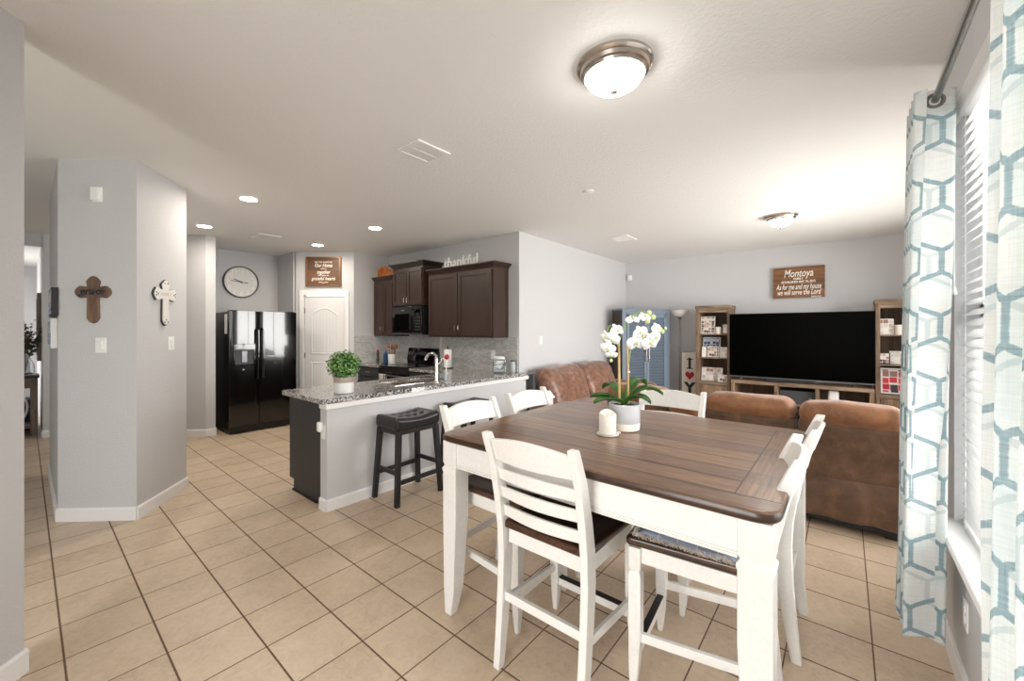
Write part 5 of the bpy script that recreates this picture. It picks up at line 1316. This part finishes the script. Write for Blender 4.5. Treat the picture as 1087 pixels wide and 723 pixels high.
MB().lathe([(.004, 0), (.011, -.03), (.009, -.035), (0, -.036)], c=(BW-.05, .05, -.80), seg=10).build('cord_tassel', 'plate', t, smooth=True)
RZ, RY = 2.42, -.285
t = thing('curtain_rod', 'pewter curtain rod across the top of the nook window', 'curtain rod', (0, RY, RZ))
MB().tube([(-.35, 0, 0), (2.68, 0, 0)], .0125, 14).build('rod', 'pewter', t, smooth=True)
MB().lathe([(.0, 0), (.017, .004), (.02, .03), (.03, .045), (.032, .065), (.02, .085), (0, .09)], c=(2.675, 0, 0), axis=(1, 0, 0), seg=18).build('finial', 'pewter', t, smooth=True)
for x_ in (-.2, 2.66): MB().tube([(x_, 0, -.016), (x_, -.06, -.018), (x_, YW-RY+.003, -.018)], .006, 8).box(x_-.014, x_+.014, YW-RY, YW-RY+.006, -.05, .02).build('bracket', 'pewter', t, smooth=True)
def curtain(label, x0t, x1t, x0b, x1b, folds, amp_t, amp_b, zb, yb=None, phase=0, cloth_w=1.3, seed=0, skew=0):
    t = thing('curtain', label, 'curtain', ((x0b+x1b)/2, RY, 0), group='trellis pattern grommet curtains'); ox = (x0b+x1b)/2
    m_ = MB(); nu, nv = folds*14, 44; uvl = m_.bm.loops.layers.uv.new('UVMap'); G = []
    for j in range(nv+1):
        v = j/nv; z = zb+(RZ+.045-zb)*v; row = []
        k = 1-v
        a = amp_t*(1-k)+amp_b*k
        for i in range(nu+1):
            u = i/nu; x_ = (x0t+(x1t-x0t)*u)*(1-k)+(x0b+(x1b-x0b)*u)*k
            ph = 2*PI*folds*u+phase+.5*k*math.sin(u*7+seed)
            y_ = a*math.sin(ph)+.012*k*noise.noise((u*9, v*3, seed))+((yb-RY)*k if yb is not None else 0)
            x_ += .02*k*math.sin(ph*2+.5)+.012*noise.noise((u*5, v*4, seed+3))*k
            row.append((m_.bm.verts.new((x_-ox, y_, z+.006*math.sin(u*20)*(1 if j == 0 else 0))), u*cloth_w, z))
        G.append(row)
    for j in range(nv):
        for i in range(nu):
            q = (G[j][i], G[j][i+1], G[j+1][i+1], G[j+1][i]); f_ = m_.bm.faces.new([p[0] for p in q])
            for lp, p in zip(f_.loops, q): lp[uvl].uv = (p[1], p[2]+skew*p[1])
    me_o = m_.build('cloth', 'curtain', t, smooth=True, dig=180)
    for i in range(folds*2):      # grommets where the cloth crosses the rod
        u = (i*PI-phase)/(2*PI*folds)
        u = u % 1.0
        x_ = x0t+(x1t-x0t)*u-ox; d_ = Vector(((x1t-x0t)/(2*PI*folds*max(amp_t, .01)), math.cos(i*PI), 0)).normalized()
        nrm = Vector((-d_.y, d_.x, 0)) if True else d_
        seg = 20; rg_ = MB(); q = Vector((0, 0, 1)).rotation_difference(nrm)
        R_ = []
        for k in range(seg):
            aa = 2*PI*k/seg; c0 = Vector((x_, 0, .0+RZ))+q @ Vector((math.cos(aa)*.026, math.sin(aa)*.026, 0)); rad = (q @ Vector((math.cos(aa), math.sin(aa), 0)))
            R_.append([c0+rad*math.cos(b_)*.007+nrm*math.sin(b_)*.004 for b_ in [2*PI*z_/6 for z_ in range(6)]])
        R_.append(R_[0]); rg_.loft(R_, cap=False); rg_.build('grommet', 'pewter', t, smooth=True)
    return t
curtain('full length trellis pattern curtain at the far end of the nook window', 2.40, 2.72, 2.38, 2.72, 4, .065, .065, .19, yb=-.245, phase=.4, cloth_w=1.25, seed=1)
curtain('trellis pattern curtain nearest the camera at the right picture edge', .62, 1.37, .60, 1.47, 5, .045, .05, .19, yb=-.275, phase=1.0, cloth_w=1.35, seed=5)

# ================================================================== HALL
t = thing('console_table', 'grey wooden console table with curved scroll side in the far hall', 'table', (-.32, 8.86, 0))
MB().box(-.62, .46, -.2, .2, .80, .84).build('top', 'console_top', t, bevel=.004)
for x_ in (-.56, .41):
    for y_ in (-.16, .16): MB().box(x_-.035, x_+.035, y_-.03, y_+.03, 0, .80).build('leg', 'console_wood', t, bevel=.003)
MB().box(-.53, .38, -.17, .17, .66, .80).build('apron', 'console_wood', t); MB().box(-.53, .38, -.17, .17, .10, .14).build('low_shelf', 'console_wood', t)
for s in (-.33, .16): MB().tube([(s+.19*math.cos(a), -.15, .40+.25*math.sin(a)) for a in [2*PI*k/24 for k in range(25)]], .014, 6).build('scroll', 'trim', t, smooth=True)
t = thing('glass_vase', 'clear glass vase with dried greenery on the console table', 'vase', (.01, 8.80, .84))
MB().lathe([(.07, 0), (.09, .03), (.085, .16), (.05, .22), (.045, .26), (.042, .26), (.046, .22), (.08, .16), (.085, .03), (0, .01)], seg=26).build('vase_body', 'glass', t, smooth=True)
m_ = MB()
for k in range(26):
    a = random.uniform(0, 2*PI); r = random.uniform(.03, .2); h_ = random.uniform(.45, .75); m_.tube([(0, 0, .03), (r*.3*math.cos(a), r*.3*math.sin(a), .3), (r*math.cos(a), r*math.sin(a), h_)], .002, 4)
    for q in range(26):
        u = random.uniform(.45, 1.05); p = Vector((r*math.cos(a)*u, r*math.sin(a)*u, .1+h_*.88*u))+Vector([random.uniform(-.03, .03) for _ in range(3)])
        n_ = Vector([random.uniform(-1, 1) for _ in range(3)]).normalized(); tx = n_.orthogonal().normalized()*.024; ty = n_.cross(tx)*.6
        m_.bm.faces.new([m_.bm.verts.new(v) for v in (p-tx, p+ty, p+tx, p-ty)])
m_.build('greenery', 'dried', t)
t = thing('storage_bench', 'dark blue fabric ottoman under the console table', 'ottoman', (-.30, 8.88, .141)); t.location = (-.30, 9.35, 0)
MB().rbox(-.4, .4, -.22, .22, .0, .45, .04, 8).build('cushion', 'blue_cloth', t, smooth=True)
t = thing('wall_mirror', 'tall grey wood framed mirror on the bright wall past the console', 'mirror', (.163, 9.4, 1.02))
m_ = MB()
for a, b, c_, d_ in ((-.4, .4, 0, .06), (-.4, .4, .94, 1.0), (-.4, -.34, .06, .94), (.34, .4, .06, .94)): m_.box(-.04, 0, a, b, c_, d_)
m_.build('frame', 'console_wood', t); MB().box(-.02, -.01, -.34, .34, .06, .94).build('mirror_glass', 'chrome', t)
